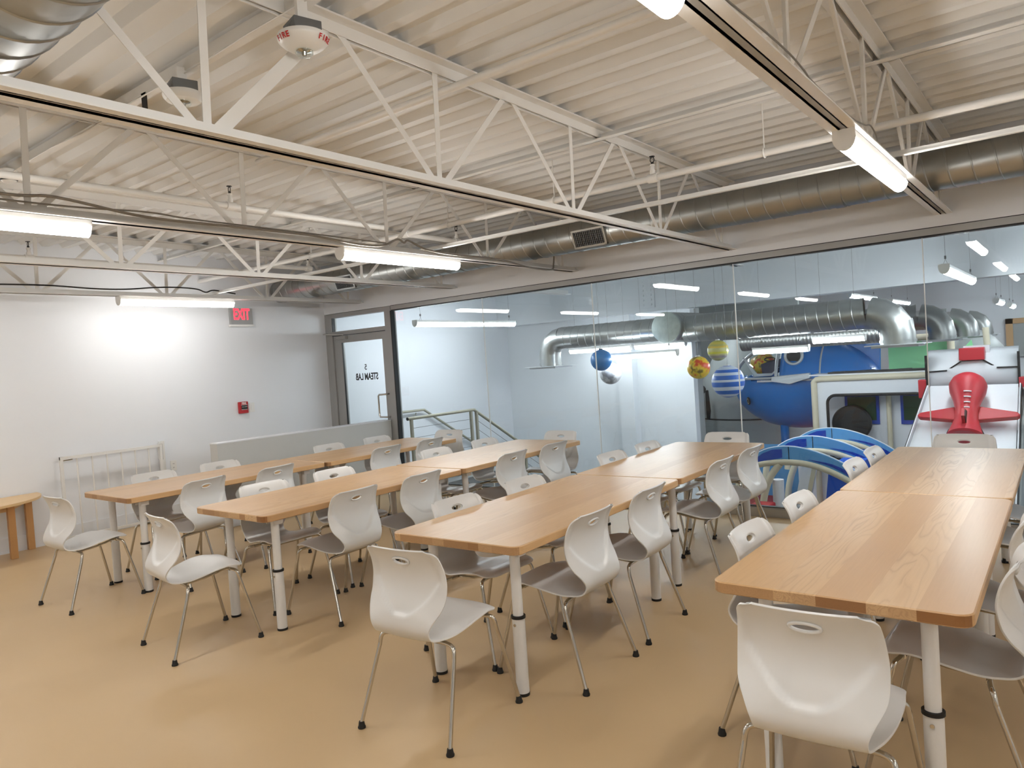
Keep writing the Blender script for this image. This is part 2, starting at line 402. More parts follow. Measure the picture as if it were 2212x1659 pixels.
pipe_run('white sprinkler pipe running level above the spiral duct across all rows', [(XL, 4.66, 2.75), (XR, 4.66, 2.75)], [(-2.27, 4.66, 2.775)], couplings=[(-2.27, 4.66, 2.75, 'x'), (-4.72, 4.66, 2.75, 'x'), (-2.29 + 2.4, 4.66, 2.75, 'x')])
pipe_run('white sprinkler branch pipe beside the joist, head above the strip light joist', [(-4.9, -2, 2.83), (-4.9, 4.60, 2.83)], [(-4.9, 3.05, 2.852)], couplings=[(-4.9, 3.05, 2.83, 'y')])
pipe_run('short white sprinkler stub pipe ending in a head near the duct', [(-4.72, 4.66, 2.75), (-4.72, 5.36, 2.75)], [(-4.72, 5.34, 2.772)], couplings=[(-4.72, 5.34, 2.75, 'y')])
pipe_run('white sprinkler branch pipe with head close to the left wall', [(-7.35, -2, 2.75), (-7.35, 4.60, 2.75)], [(-7.35, 2.55, 2.772)], couplings=[(-7.35, 2.55, 2.75, 'y')])
pipe_run('short white sprinkler stub pipe with head at the far left corner', [(-6.85, 4.66, 2.75), (-6.85, 5.2, 2.75)], [(-6.85, 5.18, 2.772)], couplings=[(-6.85, 5.18, 2.75, 'y')])
def hanger(x, y, zp, lab):
    t = empty('pipe_hanger', (x, y, zp), label=lab, cat='hanger')
    MB().tube([(0, 0, .03), (0, 0, ZD - zp + .03)], .004, 6).build('threaded_rod', 'steel', t)
    MB().tube([(.0 + .029 * math.cos(a), 0, .029 * math.sin(a)) for a in [k * PI / 8 for k in range(16)]], .0035, 6, closed=True).build('pipe_ring', 'steel', t) if False else MB().tube([(0, .029 * math.cos(a), .029 * math.sin(a)) for a in [k * PI / 8 for k in range(16)]], .0045, 6, closed=True).build('pipe_ring', 'steel', t)
hanger(-1.5, 4.66, 2.75, 'white rod hanger holding the level sprinkler pipe over the rightmost tables')
hanger(-3.1, 4.66, 2.75, 'white rod hanger holding the level sprinkler pipe before the middle joist')
hanger(-4.2, 4.66, 2.75, 'white rod hanger holding the level sprinkler pipe near the short stub pipe')
hanger(-6.1, 4.66, 2.75, 'white rod hanger holding the level sprinkler pipe toward the left wall')

# ------------------------------------------------------------------ spiral ducts
def spiral(r_, L_, pitch=.135, seg=40, ax='x', ridge=.004, lean=1.0):
    prof = []; t = 0
    b = MB(); rows = []
    ts = []
    while t < L_:
        for dt, dr_ in ((0, 0), (pitch - .012, 0), (pitch - .008, ridge), (pitch - .004, ridge)):
            ts.append((t + dt, dr_))
        t += pitch
    ts.append((L_, 0))
    vs = []
    for (tt, dr_) in ts:
        for k in range(seg + 1):
            a = 2 * PI * k / seg; off = pitch * k / seg * lean
            tx = min(max(tt + off - pitch * lean, 0), L_)
            c, q = math.cos(a) * (r_ + dr_), math.sin(a) * (r_ + dr_)
            vs.append((tx, c, q) if ax == 'x' else (q, tx, c))
    n = seg + 1
    fs = [(i * n + k, i * n + k + 1, (i + 1) * n + k + 1, (i + 1) * n + k) for i in range(len(ts) - 1) for k in range(seg)]
    return b.add(vs, fs)
YD, ZDU, RD = 5.75, 2.66, .142
d1 = empty('spiral_duct', (XL + .03, YD, ZDU), label='long galvanised spiral duct above the glass wall with two grilles', cat='duct')
spiral(RD, XR - XL - .1).lathe([(0, 0), (0, RD)], ax='x', seg=40).build('duct_shell', 'galv', d1, smooth=25)
for xx in (-1.35, -5.05, .9):
    MB().lathe([(-.03, RD + .001), (-.03, RD + .006), (.03, RD + .006), (.03, RD + .001)], (xx - XL, 0, 0), 'x', 40).build('joint_band', 'galv', d1, smooth=True)
def grille(parent, xc, w, hgt):
    t = bpy.data.objects.new('vent_grille', None); C.objects.link(t); t.parent = parent; t.location = (xc, 0, 0)
    a = math.radians(168)   # facing -Y and slightly down
    n = Vector((0, math.cos(a + .2), -math.sin(a + .2) * .9)).normalized(); n = Vector((0, -.93, -.37)).normalized(); up = Vector((1, 0, 0)).cross(n).normalized()
    if up.z < 0: up = -up
    c = n * (RD + .012); X = Vector((1, 0, 0))
    def q(b, x0, x1, u0, u1, d0, d1):
        vs = [c + X * x + up * uu + n * dd for dd in (d0, d1) for uu in (u0, u1) for x in (x0, x1)]
        b.add(vs, [(0, 2, 3, 1), (4, 5, 7, 6), (0, 1, 5, 4), (2, 6, 7, 3), (0, 4, 6, 2), (1, 3, 7, 5)])
    b = MB(); fw = .018
    q(b, -w / 2, w / 2, -hgt / 2, -hgt / 2 + fw, -.02, .004); q(b, -w / 2, w / 2, hgt / 2 - fw, hgt / 2, -.02, .004)
    q(b, -w / 2, -w / 2 + fw, -hgt / 2, hgt / 2, -.02, .004); q(b, w / 2 - fw, w / 2, -hgt / 2, hgt / 2, -.02, .004)
    b.build('grille_frame', 'galv', t)
    b = MB(); q(b, -w / 2 + fw, w / 2 - fw, -hgt / 2 + fw, hgt / 2 - fw, -.014, -.010); b.build('grille_recess', 'black', t)
    b = MB(); k = 16
    for i in range(k):
        x = -w / 2 + fw + (w - 2 * fw) * (i + .5) / k; q(b, x - .0022, x + .0022, -hgt / 2 + fw, hgt / 2 - fw, -.01, .0)
    for i in range(7):
        uu = -hgt / 2 + fw + (hgt - 2 * fw) * (i + .5) / 7; q(b, -w / 2 + fw, w / 2 - fw, uu - .0015, uu + .0015, -.01, -.004)
    b.build('grille_louvers', 'galvbox', t)
grille(d1, -3.42 - XL, .34, .17)
grille(d1, -6.80 - XL, .34, .17)
d2 = empty('spiral_duct', (XL + .03, .80, 2.725), label='galvanised spiral duct close to the camera in the upper corner', cat='duct')
spiral(.20, XR - XL - .1, .15).build('duct_shell', 'galv', d2, smooth=25)
MB().lathe([(-.03, .201), (-.03, .207), (.03, .207), (.03, .201)], (-3.3 - XL, 0, 0), 'x', 40).build('joint_band', 'galv', d2, smooth=True)

# ------------------------------------------------------------------ strip lights
zl = -1
def strip_light(x, y0, L_, z, lab, ax='y', hang=0, m='lamp', grp='strip lights under the roof joists'):
    if z == zl: z = JZ[x] - .087
    t = empty('strip_light', (x, y0, z), 0 if ax == 'y' else -PI / 2, label=lab, cat='light', group=grp)
    MB().box(-.04, .04, .004, L_ - .004, .045, .085).build('light_housing', 'whitep', t, bevel=.004)
    prof = [(-.043, .05)] + [(.045 * math.sin(a), .043 - .058 * math.cos(a) + .012) for a in [(-80 + 160 * k / 14) * PI / 180 for k in range(15)]] + [(.043, .05)]
    MB().prism([(p[0], .012, p[1]) for p in prof], (0, L_ - .024, 0)).build('diffuser', m, t, smooth=True)
    for s, yy in ((0, 0), (1, L_ - .012)):
        pe = [(-.046, .088)] + [(.047 * math.sin(a), .043 - .060 * math.cos(a) + .012) for a in [(-85 + 170 * k / 14) * PI / 180 for k in range(15)]] + [(.046, .088)]
        if ax == 'y' and not hang and s == 1:
            continue
        MB().prism([(p[0], yy, p[1]) for p in pe], (0, .012, 0)).build('end_cap', 'whitep', t, smooth=True)
    if hang:
        for yy in (.12, L_ - .12):
            b = MB(); b.tube([(-.02, yy, .085), (0, yy, .14)], .0015, 6); b.tube([(.02, yy, .085), (0, yy, .14)], .0015, 6); b.tube([(0, yy, .14), (0, yy, hang)], .0015, 6)
            b.box(-.008, .008, yy - .008, yy + .008, .14, .17)
            b.build('suspension_cable', 'cable', t)
    return t
strip_light(-.76, .42, 1.3, zl, 'lit strip light overhead in front of the middle pipe, nearest to the camera')
strip_light(-.76, 3.42, 1.27, zl, 'lit strip light on the joist above the rightmost tables, before the glass wall')
strip_light(-4.12, .45, 1.28, zl, 'lit strip light cut off by the left edge of the view')
strip_light(-4.12, 3.39, 1.26, zl, 'lit strip light above the second table row, in front of the duct')
strip_light(-7.5, 3.35, 1.26, zl, 'lit strip light beside the exit sign near the left wall', m='lampdim')
strip_light(-7.5, .45, 1.26, zl, 'lit strip light by the left wall, outside the view')
for x in (-7.5, -4.12, -.76, 2.6):
    strip_light(x, -2.5, 1.26, zl, 'lit strip light behind the camera')
for y in (.45, 3.4): strip_light(2.6, y, 1.26, zl, 'lit strip light at the right wall, outside the view')

# flexible conduits along the joists
def conduit(lab, pts, r_=.008, m='conduit', n=6):
    P = [p - Vector((0, 0, .037 - (JZ[min(JZ, key=lambda q: abs(q - p.x))] - 2.42))) for p in crom(pts, n)]
    return tag(MB().tube(P, r_, 8).build('flexible_conduit', m, smooth=True), lab, 'conduit')
conduit('grey flexible conduit snaking along the joist with two strip lights', [(-4.05, .4, 2.545), (-4.05, 1.3, 2.53), (-4.05, 1.55, 2.545), (-4.06, 2.0, 2.50), (-4.05, 2.5, 2.50), (-4.06, 3.1, 2.505), (-4.04, 3.5, 2.475), (-4.05, 3.75, 2.49), (-4.05, 3.9, 2.55), (-4.05, 3.97, 2.53), (-4.05, 4.02, 2.55), (-4.05, 4.2, 2.50), (-4.05, 4.5, 2.48), (-4.05, 5.1, 2.485), (-4.05, 5.6, 2.44), (-4.05, 5.95, 2.44), (-4.05, 6.0, 2.50), (-4.05, 6.02, 2.6)])
conduit('thin second conduit lying beside the joist with two strip lights', [(-4.075, .4, 2.515), (-4.08, 1.5, 2.51), (-4.07, 2.0, 2.53), (-4.07, 2.3, 2.52), (-4.07, 3.0, 2.52), (-4.07, 3.8, 2.515)], .005)
conduit('dark flexible conduit arching on the joist over the exit sign', [(-7.43, 2.2, 2.52), (-7.43, 2.7, 2.53), (-7.43, 3.1, 2.515), (-7.43, 3.4, 2.52), (-7.43, 3.7, 2.55), (-7.43, 3.95, 2.56), (-7.43, 4.15, 2.55), (-7.43, 4.25, 2.52), (-7.43, 4.35, 2.545), (-7.43, 4.6, 2.515)], .007, 'black')
conduit('thin grey wire looped on the joist above the rightmost tables', [(-.733, 1.2, 2.51), (-.733, 1.8, 2.505), (-.725, 2.3, 2.515), (-.733, 2.6, 2.53), (-.73, 2.75, 2.515), (-.733, 2.9, 2.505), (-.733, 3.4, 2.505), (-.733, 3.7, 2.53), (-.725, 3.8, 2.545), (-.715, 3.86, 2.51), (-.735, 4.0, 2.505)], .0035)

# fire alarm devices
def junction(name, p, lab, r_, depth, firetxt=False):
    t = empty(name, p, math.radians(-14), label=lab, cat='alarm')
    bx = MB().box(-.055, .055, -.055, .055, 0, .05).build('junction_box', 'galvbox', t, bevel=.003)
    b = MB()
    for i in range(3):
        b.tube([(-.033 + .033 * i + .0115 * math.cos(a), -.0555, .025 + .0115 * math.sin(a)) for a in [k * PI / 8 for k in range(16)]], .0008, 5, closed=True)
        b.tube([(-.0555, -.033 + .033 * i + .0115 * math.cos(a), .025 + .0115 * math.sin(a)) for a in [k * PI / 8 for k in range(16)]], .0008, 5, closed=True)
    b.build('knockout_rings', 'galvbox', bx)
    MB().box(-.012, .012, -.02, .02, .05, 2.99 - p[2]).box(-.03, .03, -.005, .005, .05, .062).build('mounting_clip', 'steel', t)
    dome = MB().lathe([(0, 0), (.0, r_ * .97), (-.01, r_), (-.02, r_ * .97), (-.035, r_ * .82), (-depth, r_ * .55), (-depth - .004, 0)], seg=40).build('alarm_body', 'whitep', t, smooth=True)
    MB().lathe([(-depth + .004, .036), (-depth - .012, .034), (-depth - .026, .022), (-depth - .030, 0)], (.0, 0, 0), seg=24).build('strobe_lens', 'glass', t, smooth='all')
    MB().lathe([(-depth, 0), (-depth - .003, .03), (-depth - .008, .012), (-depth - .02, .008), (-depth - .021, 0)], seg=16).build('strobe_bulb', 'chrome', t, smooth=True)
    if firetxt:
        for a in (-90, 20):
            aa = math.radians(a + 14)
            for k, ch in enumerate('FIRE'):
                a2 = aa + (k - 1.5) * .19
                rd = r_ * .935 + .0035
                o = text(ch, 'fire_letter', 'redtext', dome, (rd * math.cos(a2), rd * math.sin(a2), -.026), (0, 0, 0), 0.028, .0004, bold=.0008)
                o.rotation_euler = (math.radians(90 + 24), 0, a2 + PI / 2)
    return t
junction('fire_strobe', (-2.295, 1.79, 2.84), 'white ceiling strobe with red FIRE lettering under a grey junction box', .098, .052, True)
junction('ceiling_strobe', (-3.195, 1.79, 2.872), 'plain white ceiling strobe under a junction box, left of the FIRE strobe', .088, .036)
t = empty('smoke_detector', (-5.35, 1.78, 2.93), label='round white smoke detector at the left edge under the deck', cat='detector')
MB().lathe([(.05, 0), (.05, .05), (0, .055), (-.012, .05), (-.03, .035), (-.035, 0)], seg=28).build('detector_body', 'whitep', t, smooth=True)
MB().lathe([(-.012, .0505), (-.016, .049), (-.02, .044)], seg=28).build('detector_slots', 'black', t)
tag(MB().box(-3.60, -3.555, 1.80, 1.806, 2.855, 2.985).build('black_strap', 'black'), 'short black strap hanging from the white strut', 'strap')

# ------------------------------------------------------------------ left wall fittings
M['signgrey'] = mat('sign_grey', (158, 160, 160), .5)
t = empty('exit_sign', (XL + .005, 5.165, 2.33), label='grey wall sign with lit red EXIT letters', cat='sign')
MB().box(0, .035, -.155, .155, -.105, .105).build('sign_body', 'signgrey', t, bevel=.004)
MB().box(0, .04, -.165, .165, -.125, -.10).build('sign_base', 'whitep', t)
text('EXIT', 'exit_letters', 'exitred', t, (.036, 0, .022), (PI / 2, 0, PI / 2), .19, .001, sx=.58, bold=.005)
t = empty('fire_pull_station', (XL + .002, 5.10, 1.19), label='red fire pull station on the left wall', cat='alarm')
MB().box(0, .045, -.06, .06, -.072, .072).build('station_body', 'red', t, bevel=.006)
MB().box(.045, .055, -.038, .04, -.022, .03).build('pull_handle', 'black', t, bevel=.003)
MB().box(.045, .05, -.04, .042, -.028, -.023).box(.045, .05, -.04, .042, .03, .034).build('handle_trim', 'whitep', t)
text('FIRE', 'station_letters', 'whitep', t, (.0455, 0, .052), (PI / 2, 0, PI / 2), .034, .0006, bold=.001)
text('PULL DOWN', 'pull_letters', 'whitep', t, (.0555, 0, .008), (PI / 2, 0, PI / 2), .013, .0004)
t = empty('light_switch', (XL + .001, 5.235, 1.18), label='white light switch plate beside the red pull station', cat='switch')
MB().box(0, .006, -.036, .036, -.06, .06).build('switch_plate', 'whitep', t, bevel=.002)
MB().box(.006, .012, -.017, .017, -.034, .034).build('switch_rocker', 'whitep', t)
t = empty('wall_outlet', (XL + .001, 4.17, .6), label='white power outlet on the left wall right of the gate', cat='outlet')
MB().box(0, .006, -.036, .036, -.06, .06).build('outlet_plate', 'whitep', t, bevel=.002)
b = MB()
for zc in (-.022, .022):
    for yy in (-.007, .005): b.box(.006, .0068, yy, yy + .003, zc - .006, zc + .006)
b.build('outlet_slots', 'black', t)

# white safety gate standing against the left wall
t = empty('safety_gate', (XL + .115, 2.95, 0), label='white metal safety gate with vertical bars against the left wall', cat='gate')
MB().box(-.013, .013, 0, 1.04, .845, .875).build('top_rail', 'gate', t)
MB().box(-.013, .013, 0, 1.04, .03, .055).build('bottom_rail', 'gate', t)
for y in (0, 1.015): MB().box(-.015, .015, y, y + .028, 0, .875).build('stile', 'gate', t)
for i in range(6):
    y = .014 + .147 * (i + 1); MB().tube([(0, y, .05), (0, y, .85)], .0085, 8).build('bar', 'gate', t, smooth=True)
MB().tube([(.0, .03, .835), (0, .12, .838)], .006, 8).build('latch', 'chrome', t)
MB().box(-.112, -.085, 1.06, 1.12, 0, .9).box(-.112, .01, 1.05, 1.062, .70, .88).build('wall_post', 'gate', t)

# half-round wooden table
t = empty('half_round_table', (XL + .02, 2.1, 0), label='low half-round birch table against the left wall', cat='table')
hp = [(0, -.66, 0), (0, .66, 0)] + [(.66 * math.sin(a) * .98, .66 * math.cos(a), 0) for a in [PI * k / 32 for k in range(1, 32)]]
MB().prism([(p[0], p[1], .525) for p in hp], (0, 0, .025)).build('tabletop', 'birch', t, bevel=.004)
ap = [(.03, -.5), (.33, -.33), (.33, .33), (.03, .5)]
b = MB()
b.bar((.02, -.5, .485), (.30, -.30, .485), .02, .075); b.bar((.02, .5, .485), (.30, .30, .485), .02, .075); b.bar((.30, -.32, .485), (.30, .32, .485), .02, .075)
b.build('apron', 'birch', t)
for (x, y, s) in ((.03, .56, 1), (.03, -.56, 1), (.32, .32, 1), (.32, -.32, 1)):
    MB().box(x - .022, x + .022, y - .03, y + .03, 0, .525).build('leg', 'birchd', t, bevel=.003)

# ------------------------------------------------------------------ tables
TW, TL, TT = .777, 1.755, .04
def rrect(x0, x1, y0, y1, rad, n=6):
    P = []
    for cx, cy, a0 in ((x1 - rad, y1 - rad, 0), (x0 + rad, y1 - rad, 90), (x0 + rad, y0 + rad, 180), (x1 - rad, y0 + rad, 270)):
        for k in range(n + 1):
            a = math.radians(a0 + 90 * k / n); P.append((cx + rad * math.cos(a), cy + rad * math.sin(a)))
    return P
def make_table():
    t = empty('dining_table', (0, 0, 0), cat='table')
    P = rrect(0, TW, 0, TL, .045); Q = rrect(.004, TW - .004, .004, TL - .004, .041)
    n = len(P); vs = [(x, y, .74 - TT + .004) for x, y in P] + [(x, y, .736) for x, y in P] + [(x, y, .74) for x, y in Q] + [(x, y, .74 - TT) for x, y in Q]
    b = MB(); fs = []; mi = []
    b.v = vs
    for i in range(n):
        j = (i + 1) % n
        ny = abs((P[i][1] + P[j][1]) / 2 - TL / 2) > TL / 2 - .02
        for A, B_ in ((0, 1), (1, 2), (3, 0)):
            fs.append((A * n + i, A * n + j, B_ * n + j, B_ * n + i)); mi.append(1 if ny and A == 0 and B_ == 1 else 0)
    fs.append(tuple(2 * n + i for i in range(n))); mi.append(0); fs.append(tuple(3 * n + i for i in range(n))[::-1]); mi.append(0)
    b.f = fs; b.mi = mi
    b.build('tabletop', ['wood', 'woodend'], t)
    for sx in (0, 1):
        for sy in (0, 1):
            x = .135 if sx == 0 else TW - .135; y = .155 if sy == 0 else TL - .155
            lg = MB().tube([(x, y, .37), (x, y, .70)], .0245, 20).build('leg', 'legwhite', t, smooth=True)
            MB().tube([(x, y, .012), (x, y, .365)], .030, 20).build('lower_sleeve', 'legwhite', lg, smooth=True)
            MB().lathe([(.362, .0305), (.362, .034), (.374, .034), (.376, .026)], (x, y, 0), seg=20).build('collar', 'rubber', lg, smooth=True)
            MB().lathe([(0, 0), (0, .031), (.014, .0312), (.014, .02)], (x, y, 0), seg=20).build('foot_ring', 'rubber', lg, smooth=True)
            a = -.9
            MB().tube([(x, y - .028, .335), (x, y - .034, .335)], .007, 8).build('clamp_screw', 'chrome', lg)
            b = MB()
            b.box(x - .05, x + .05, y - .05, y + .05, .692, .70)
            for s in (-1, 1): b.box(x + s * .042 - .004, x + s * .042 + .004, y - .03, y + .03, .655, .695)
            b.build('leg_bracket', 'legwhite', lg, bevel=.002)
    return t
tb = [(-6.190, 2.379, 0.0, 'butcher block table at the front of the leftmost row, beside the white gate'),
      (-6.170, 4.146, -.004, 'butcher block table at the far end of the leftmost row, beside the low wall'),
      (-4.526, 2.392, -.006, 'butcher block table at the front of the second row from the left'),
      (-4.545, 4.158, -.02, 'butcher block table at the far end of the second row from the left'),
      (-2.711, 2.425, -.028, 'butcher block table in the middle, one head chair at its front end'),
      (-2.762, 4.190, -.031, 'butcher block table before the glass, far end of the third row, strongly reflecting'),
      (-1.028, 2.372, -.003, 'large butcher block table in front at the right with swirling grain'),
      (-1.035, 4.136, -.006, 'butcher block table far end of the rightmost row, facing the white ramp')]
T0 = make_table()
for i, (x, y, a, l) in enumerate(tb):
    o = T0 if i == 0 else copy_tree(T0)
    o.location = (x, y, 0); o.rotation_euler = (0, 0, -a); tag(o, l, 'table', 'butcher block tables in four rows')

# ------------------------------------------------------------------ chairs
def sstep(a, b, x):
    t = min(1, max(0, (x - a) / (b - a))); return t * t * (3 - 2 * t)
PROF = [(.205, .440), (.196, .451), (.178, .457), (.13, .456), (.06, .443), (-.03, .422), (-.105, .405), (-.168, .405), (-.212, .428), (-.234, .468), (-.229, .516), (-.212, .562), (-.194, .612), (-.187, .662), (-.193, .706), (-.208, .748), (-.230, .783), (-.243, .797)]
HW = [.198, .200, .201, .205, .212, .204, .184, .163, .155, .158, .178, .202, .208, .207, .203, .198, .193, .191]
def make_shell():
    NU, SUB = 36, 4
    P = crom([(a, b, w) for (a, b), w in zip(PROF, HW)], SUB)
    nv = len(P)
    # arc length
    S = [0]
    for i in range(1, nv): S.append(S[-1] + math.hypot(P[i].x - P[i - 1].x, P[i].y - P[i - 1].y))
    def at(s):
        s = min(max(s, 0), S[-1])
        for i in range(1, nv):
            if S[i] >= s:
                t = (s - S[i - 1]) / (S[i] - S[i - 1] + 1e-9); return P[i - 1].lerp(P[i], t)
        return P[-1]
    def nrm(s):
        a = at(s - .004); b = at(s + .004); d = Vector((b.x - a.x, b.y - a.y)).normalized()
        return Vector((d.y, -d.x))      # towards the sitter's side for back, upwards for seat
    sc = S[-1] - .066; ha, hb = .044, .0165     # hand hole centre along the profile, half sizes
    vs = []; fs = []; idx = {}
    ds = S[-1] / (nv - 1)
    # uniform grid; rows snapped near the hole
    NV = 104
    us = [-1 + 2 * i / NU for i in range(NU + 1)]
    def pos(x, s):
        p = at(s); w = p.z; uu = max(-1.05, min(1.05, x / w)); n = nrm(s)
        y, z = p.x, p.y
        back = sstep(.47, .60, z) * (1 if y < 0 else 0)
        seat = 1 - sstep(.36, .46, s) if True else 0
        off = .020 * back * uu ** 2 + .012 * (uu ** 4) * back
        # raised U-shaped relief of the backrest
        if back > 0 and z > .50:
            zb = .512; hwid = (w - .022) * math.sqrt(max(0, min(1, (z - zb) / .15)))
            dd = min(hwid - abs(x), (z - zb) * .8)
            off += .013 * sstep(0, .020, dd)
        if seat > 0:
            off += seat * (.013 * uu ** 2 * sstep(.05, .2, s) - .018 * uu ** 4 * (1 - sstep(.0, .12, s)))
        # n points: for the back (profile going up) d=(~0,1) -> n=(1,0) forward; for the seat d=(-1,0) -> n=(0,1) up
        if back > 0: n = n.lerp(Vector((1, 0)), back).normalized()
        return (x, y + n.x * off, z + n.y * off)
    hs, hx = ha * 1.0, hb * 1.0
    ni = 4; nj = 3   # half cell counts of the removed block
    cs = S[-1] / NV; jc = round(sc / cs)
    for j in range(NV + 1):
        for i in range(NU + 1):
            s = j * cs; w = at(s).z
            e1 = S[-1] - s; e0 = s
            if e1 < .042: w -= .042 - math.sqrt(max(0, .042 ** 2 - (.042 - e1) ** 2))
            if e0 < .06: w -= .06 - math.sqrt(max(0, .06 ** 2 - (.06 - e0) ** 2))
            # rounded outer corners at both ends are already in HW
            x = us[i] * w
            di, dj = i - NU // 2, j - jc
            rr_ = max(abs(di) / ni, abs(dj) / nj)
            if rr_ <= 2.0 and rr_ >= 1:
                ux, us_ = di / ni, dj / nj
                h = math.hypot(ux, us_)
                ex, es = ux / h * ha, us_ / h * hb
                t = (rr_ - 1) / 1.0; t = sstep(0, 1, t) * .5 + t * .5
                k = rr_
                tx, ts = ex * (1 + (k - 1) * .5), es * (1 + (k - 1) * .9)
                x = tx * (1 - t) + x * t
                s = (jc * cs + ts) * (1 - t) + s * t
            idx[(i, j)] = len(vs); vs.append(pos(x, s))
    loop = []
    for j in range(NV):
        for i in range(NU):
            if -ni <= i - NU // 2 < ni and -nj <= j - jc < nj: continue
            fs.append((idx[(i, j)], idx[(i + 1, j)], idx[(i + 1, j + 1)], idx[(i, j + 1)]))
    lp = [(NU // 2 - ni + k, jc - nj) for k in range(2 * ni)] + [(NU // 2 + ni, jc - nj + k) for k in range(2 * nj)] + [(NU // 2 + ni - k, jc + nj) for k in range(2 * ni)] + [(NU // 2 - ni, jc + nj - k) for k in range(2 * nj)]
    loop = [vs[idx[q]] for q in lp]
    return vs, fs, loop
def make_chair():
    t = empty('cafe_chair', (0, 0, 0), cat='chair')
    vs, fs, loop = make_shell()
    b = MB(); b.add(vs, fs); o = b.build('seat_shell', 'plastic', t, smooth='none', fixn=False)
    o.modifiers.clear(); o.data.polygons.foreach_set('use_smooth', [True] * len(o.data.polygons))
    md = o.modifiers.new('thick', 'SOLIDIFY'); md.thickness = .0075; md.offset = -1
    bv = o.modifiers.new('round', 'BEVEL'); bv.width = .0022; bv.segments = 2; bv.limit_method = 'ANGLE'; bv.angle_limit = math.radians(50)
    lp = [Vector(p) + Vector((0, -.003, -.001)) for p in loop]
    MB().tube(lp, .0052, 8, closed=True).build('hand_hole_rim', 'plastic', t, smooth='all')
    # under-seat frame
    b = MB()
    b.tube([(-.15, -.115, .390), (.15, -.115, .390)], .0095, 10); b.tube([(-.15, .135, .425), (.15, .135, .425)], .0095, 10)
    for s in (-1, 1): b.tube([(s * .10, -.115, .390), (s * .10, .01, .40), (s * .10, .135, .425)], .008, 8)
    b.build('under_seat_frame', 'chrome', t, smooth=True)
    for sx in (-1, 1):
        for sy, top, ft in ((-1, (.15, -.115, .390), (.246, -.25)), (1, (.15, .135, .425), (.246, .25))):
            x0, y0, z0 = top
            pts = [(sx * (x0 - .03), y0, z0), (sx * (x0 + .02), y0 + sy * .008, z0), (sx * (x0 + .045), y0 + sy * .016, z0 - .006), (sx * (x0 + .055), y0 + sy * .022, z0 - .022), (sx * (x0 + .0585), y0 + sy * .028, z0 - .05), (sx * ft[0], ft[1], .02)]
            lg = MB().tube(crom(pts[:-1], 3) + [pts[-1]], .0092, 12).build('leg', 'chrome', t, smooth=True)
            dx = Vector((sx * ft[0], ft[1], 0))
            MB().lathe([(0, 0), (0, .0165), (.006, .0175), (.012, .0145), (.03, .0115), (.03, 0)], dx, seg=14).build('foot_cap', 'rubber', lg, smooth=True)
    return t
CH0 = make_chair(); used = [False]
rows_ = {'A': 'leftmost table row', 'B': 'second table row from left', 'C': 'third table row from left', 'D': 'rightmost table row'}
ordn = ['first', 'second', 'third', 'fourth', 'fifth']
def chair(x, y, deg, label, group):
    o = CH0 if not used[0] else copy_tree(CH0)
    used[0] = True
    o.location = (x, y, 0); o.rotation_euler = (0, 0, math.radians(deg)); tag(o, label, 'chair', group)
# head chairs, facing the tables (+Y)
chair(-5.775, 2.23, 2, 'white chair at the front end of the leftmost table row, by the half-round table', 'white chairs at the table ends')
chair(-4.173, 2.192, -7, 'white chair at the front end of the second table row from left', 'white chairs at the table ends')
chair(-2.272, 2.26, 4, 'white chair seen from behind at the front end of the third table row', 'white chairs at the table ends')
chair(-.638, 2.27, 3, 'largest white chair, seen from behind before the table with swirling grain', 'white chairs at the table ends')
for rw, x in (('A', -5.74), ('B', -4.20), ('C', -2.43), ('D', -.66)):
    chair(x, 5.97, 180 + {'A': 6, 'B': 0, 'C': 3, 'D': 0}[rw], 'white chair at the glass wall end of the %s' % rows_[rw], 'white chairs at the table ends')
sides = {
 'AR': [(-5.285, 2.93, 100), (-5.29, 3.57, 99), (-5.30, 4.82, 93), (-5.30, 5.43, 93)],
 'BR': [(-3.62, 3.01, 93), (-3.64, 3.64, 93), (-3.66, 4.72, 92), (-3.66, 5.33, 90)],
 'CR': [(-1.835, 2.982, 91), (-1.86, 3.64, 92), (-1.87, 4.72, 90), (-1.88, 5.32, 89)],
 'DR': [(-.135, 2.92, 88), (-.14, 3.58, 88), (-.14, 4.68, 90), (-.14, 5.32, 90)],
 'AL': [(-6.30, 2.97, -90), (-6.30, 3.58, -90), (-6.30, 4.82, -90), (-6.29, 5.48, -90)],
 'BL': [(-4.635, 2.95, -92), (-4.64, 3.57, -90), (-4.67, 4.75, -90), (-4.68, 5.45, -90)],
 'CL': [(-2.83, 3.0, -92), (-2.845, 3.66, -92), (-2.88, 4.83, -92), (-2.885, 5.43, -92)],
 'DL': [(-1.141, 2.96, -92), (-1.14, 3.64, -92), (-1.145, 4.80, -92), (-1.145, 5.35, -92)]}
for k, L_ in sides.items():
    sd = 'left' if k[1] == 'L' else 'right'
    for i, (xb, y, dg) in enumerate(L_):
        a = math.radians(dg); fx, fy = -math.sin(a), math.cos(a)
        chair(xb + fx * .235, y + fy * .235, dg, 'white chair on the %s side of the %s, %s from camera' % (sd, rows_[k[0]], ordn[i]), 'white chairs along the table sides')

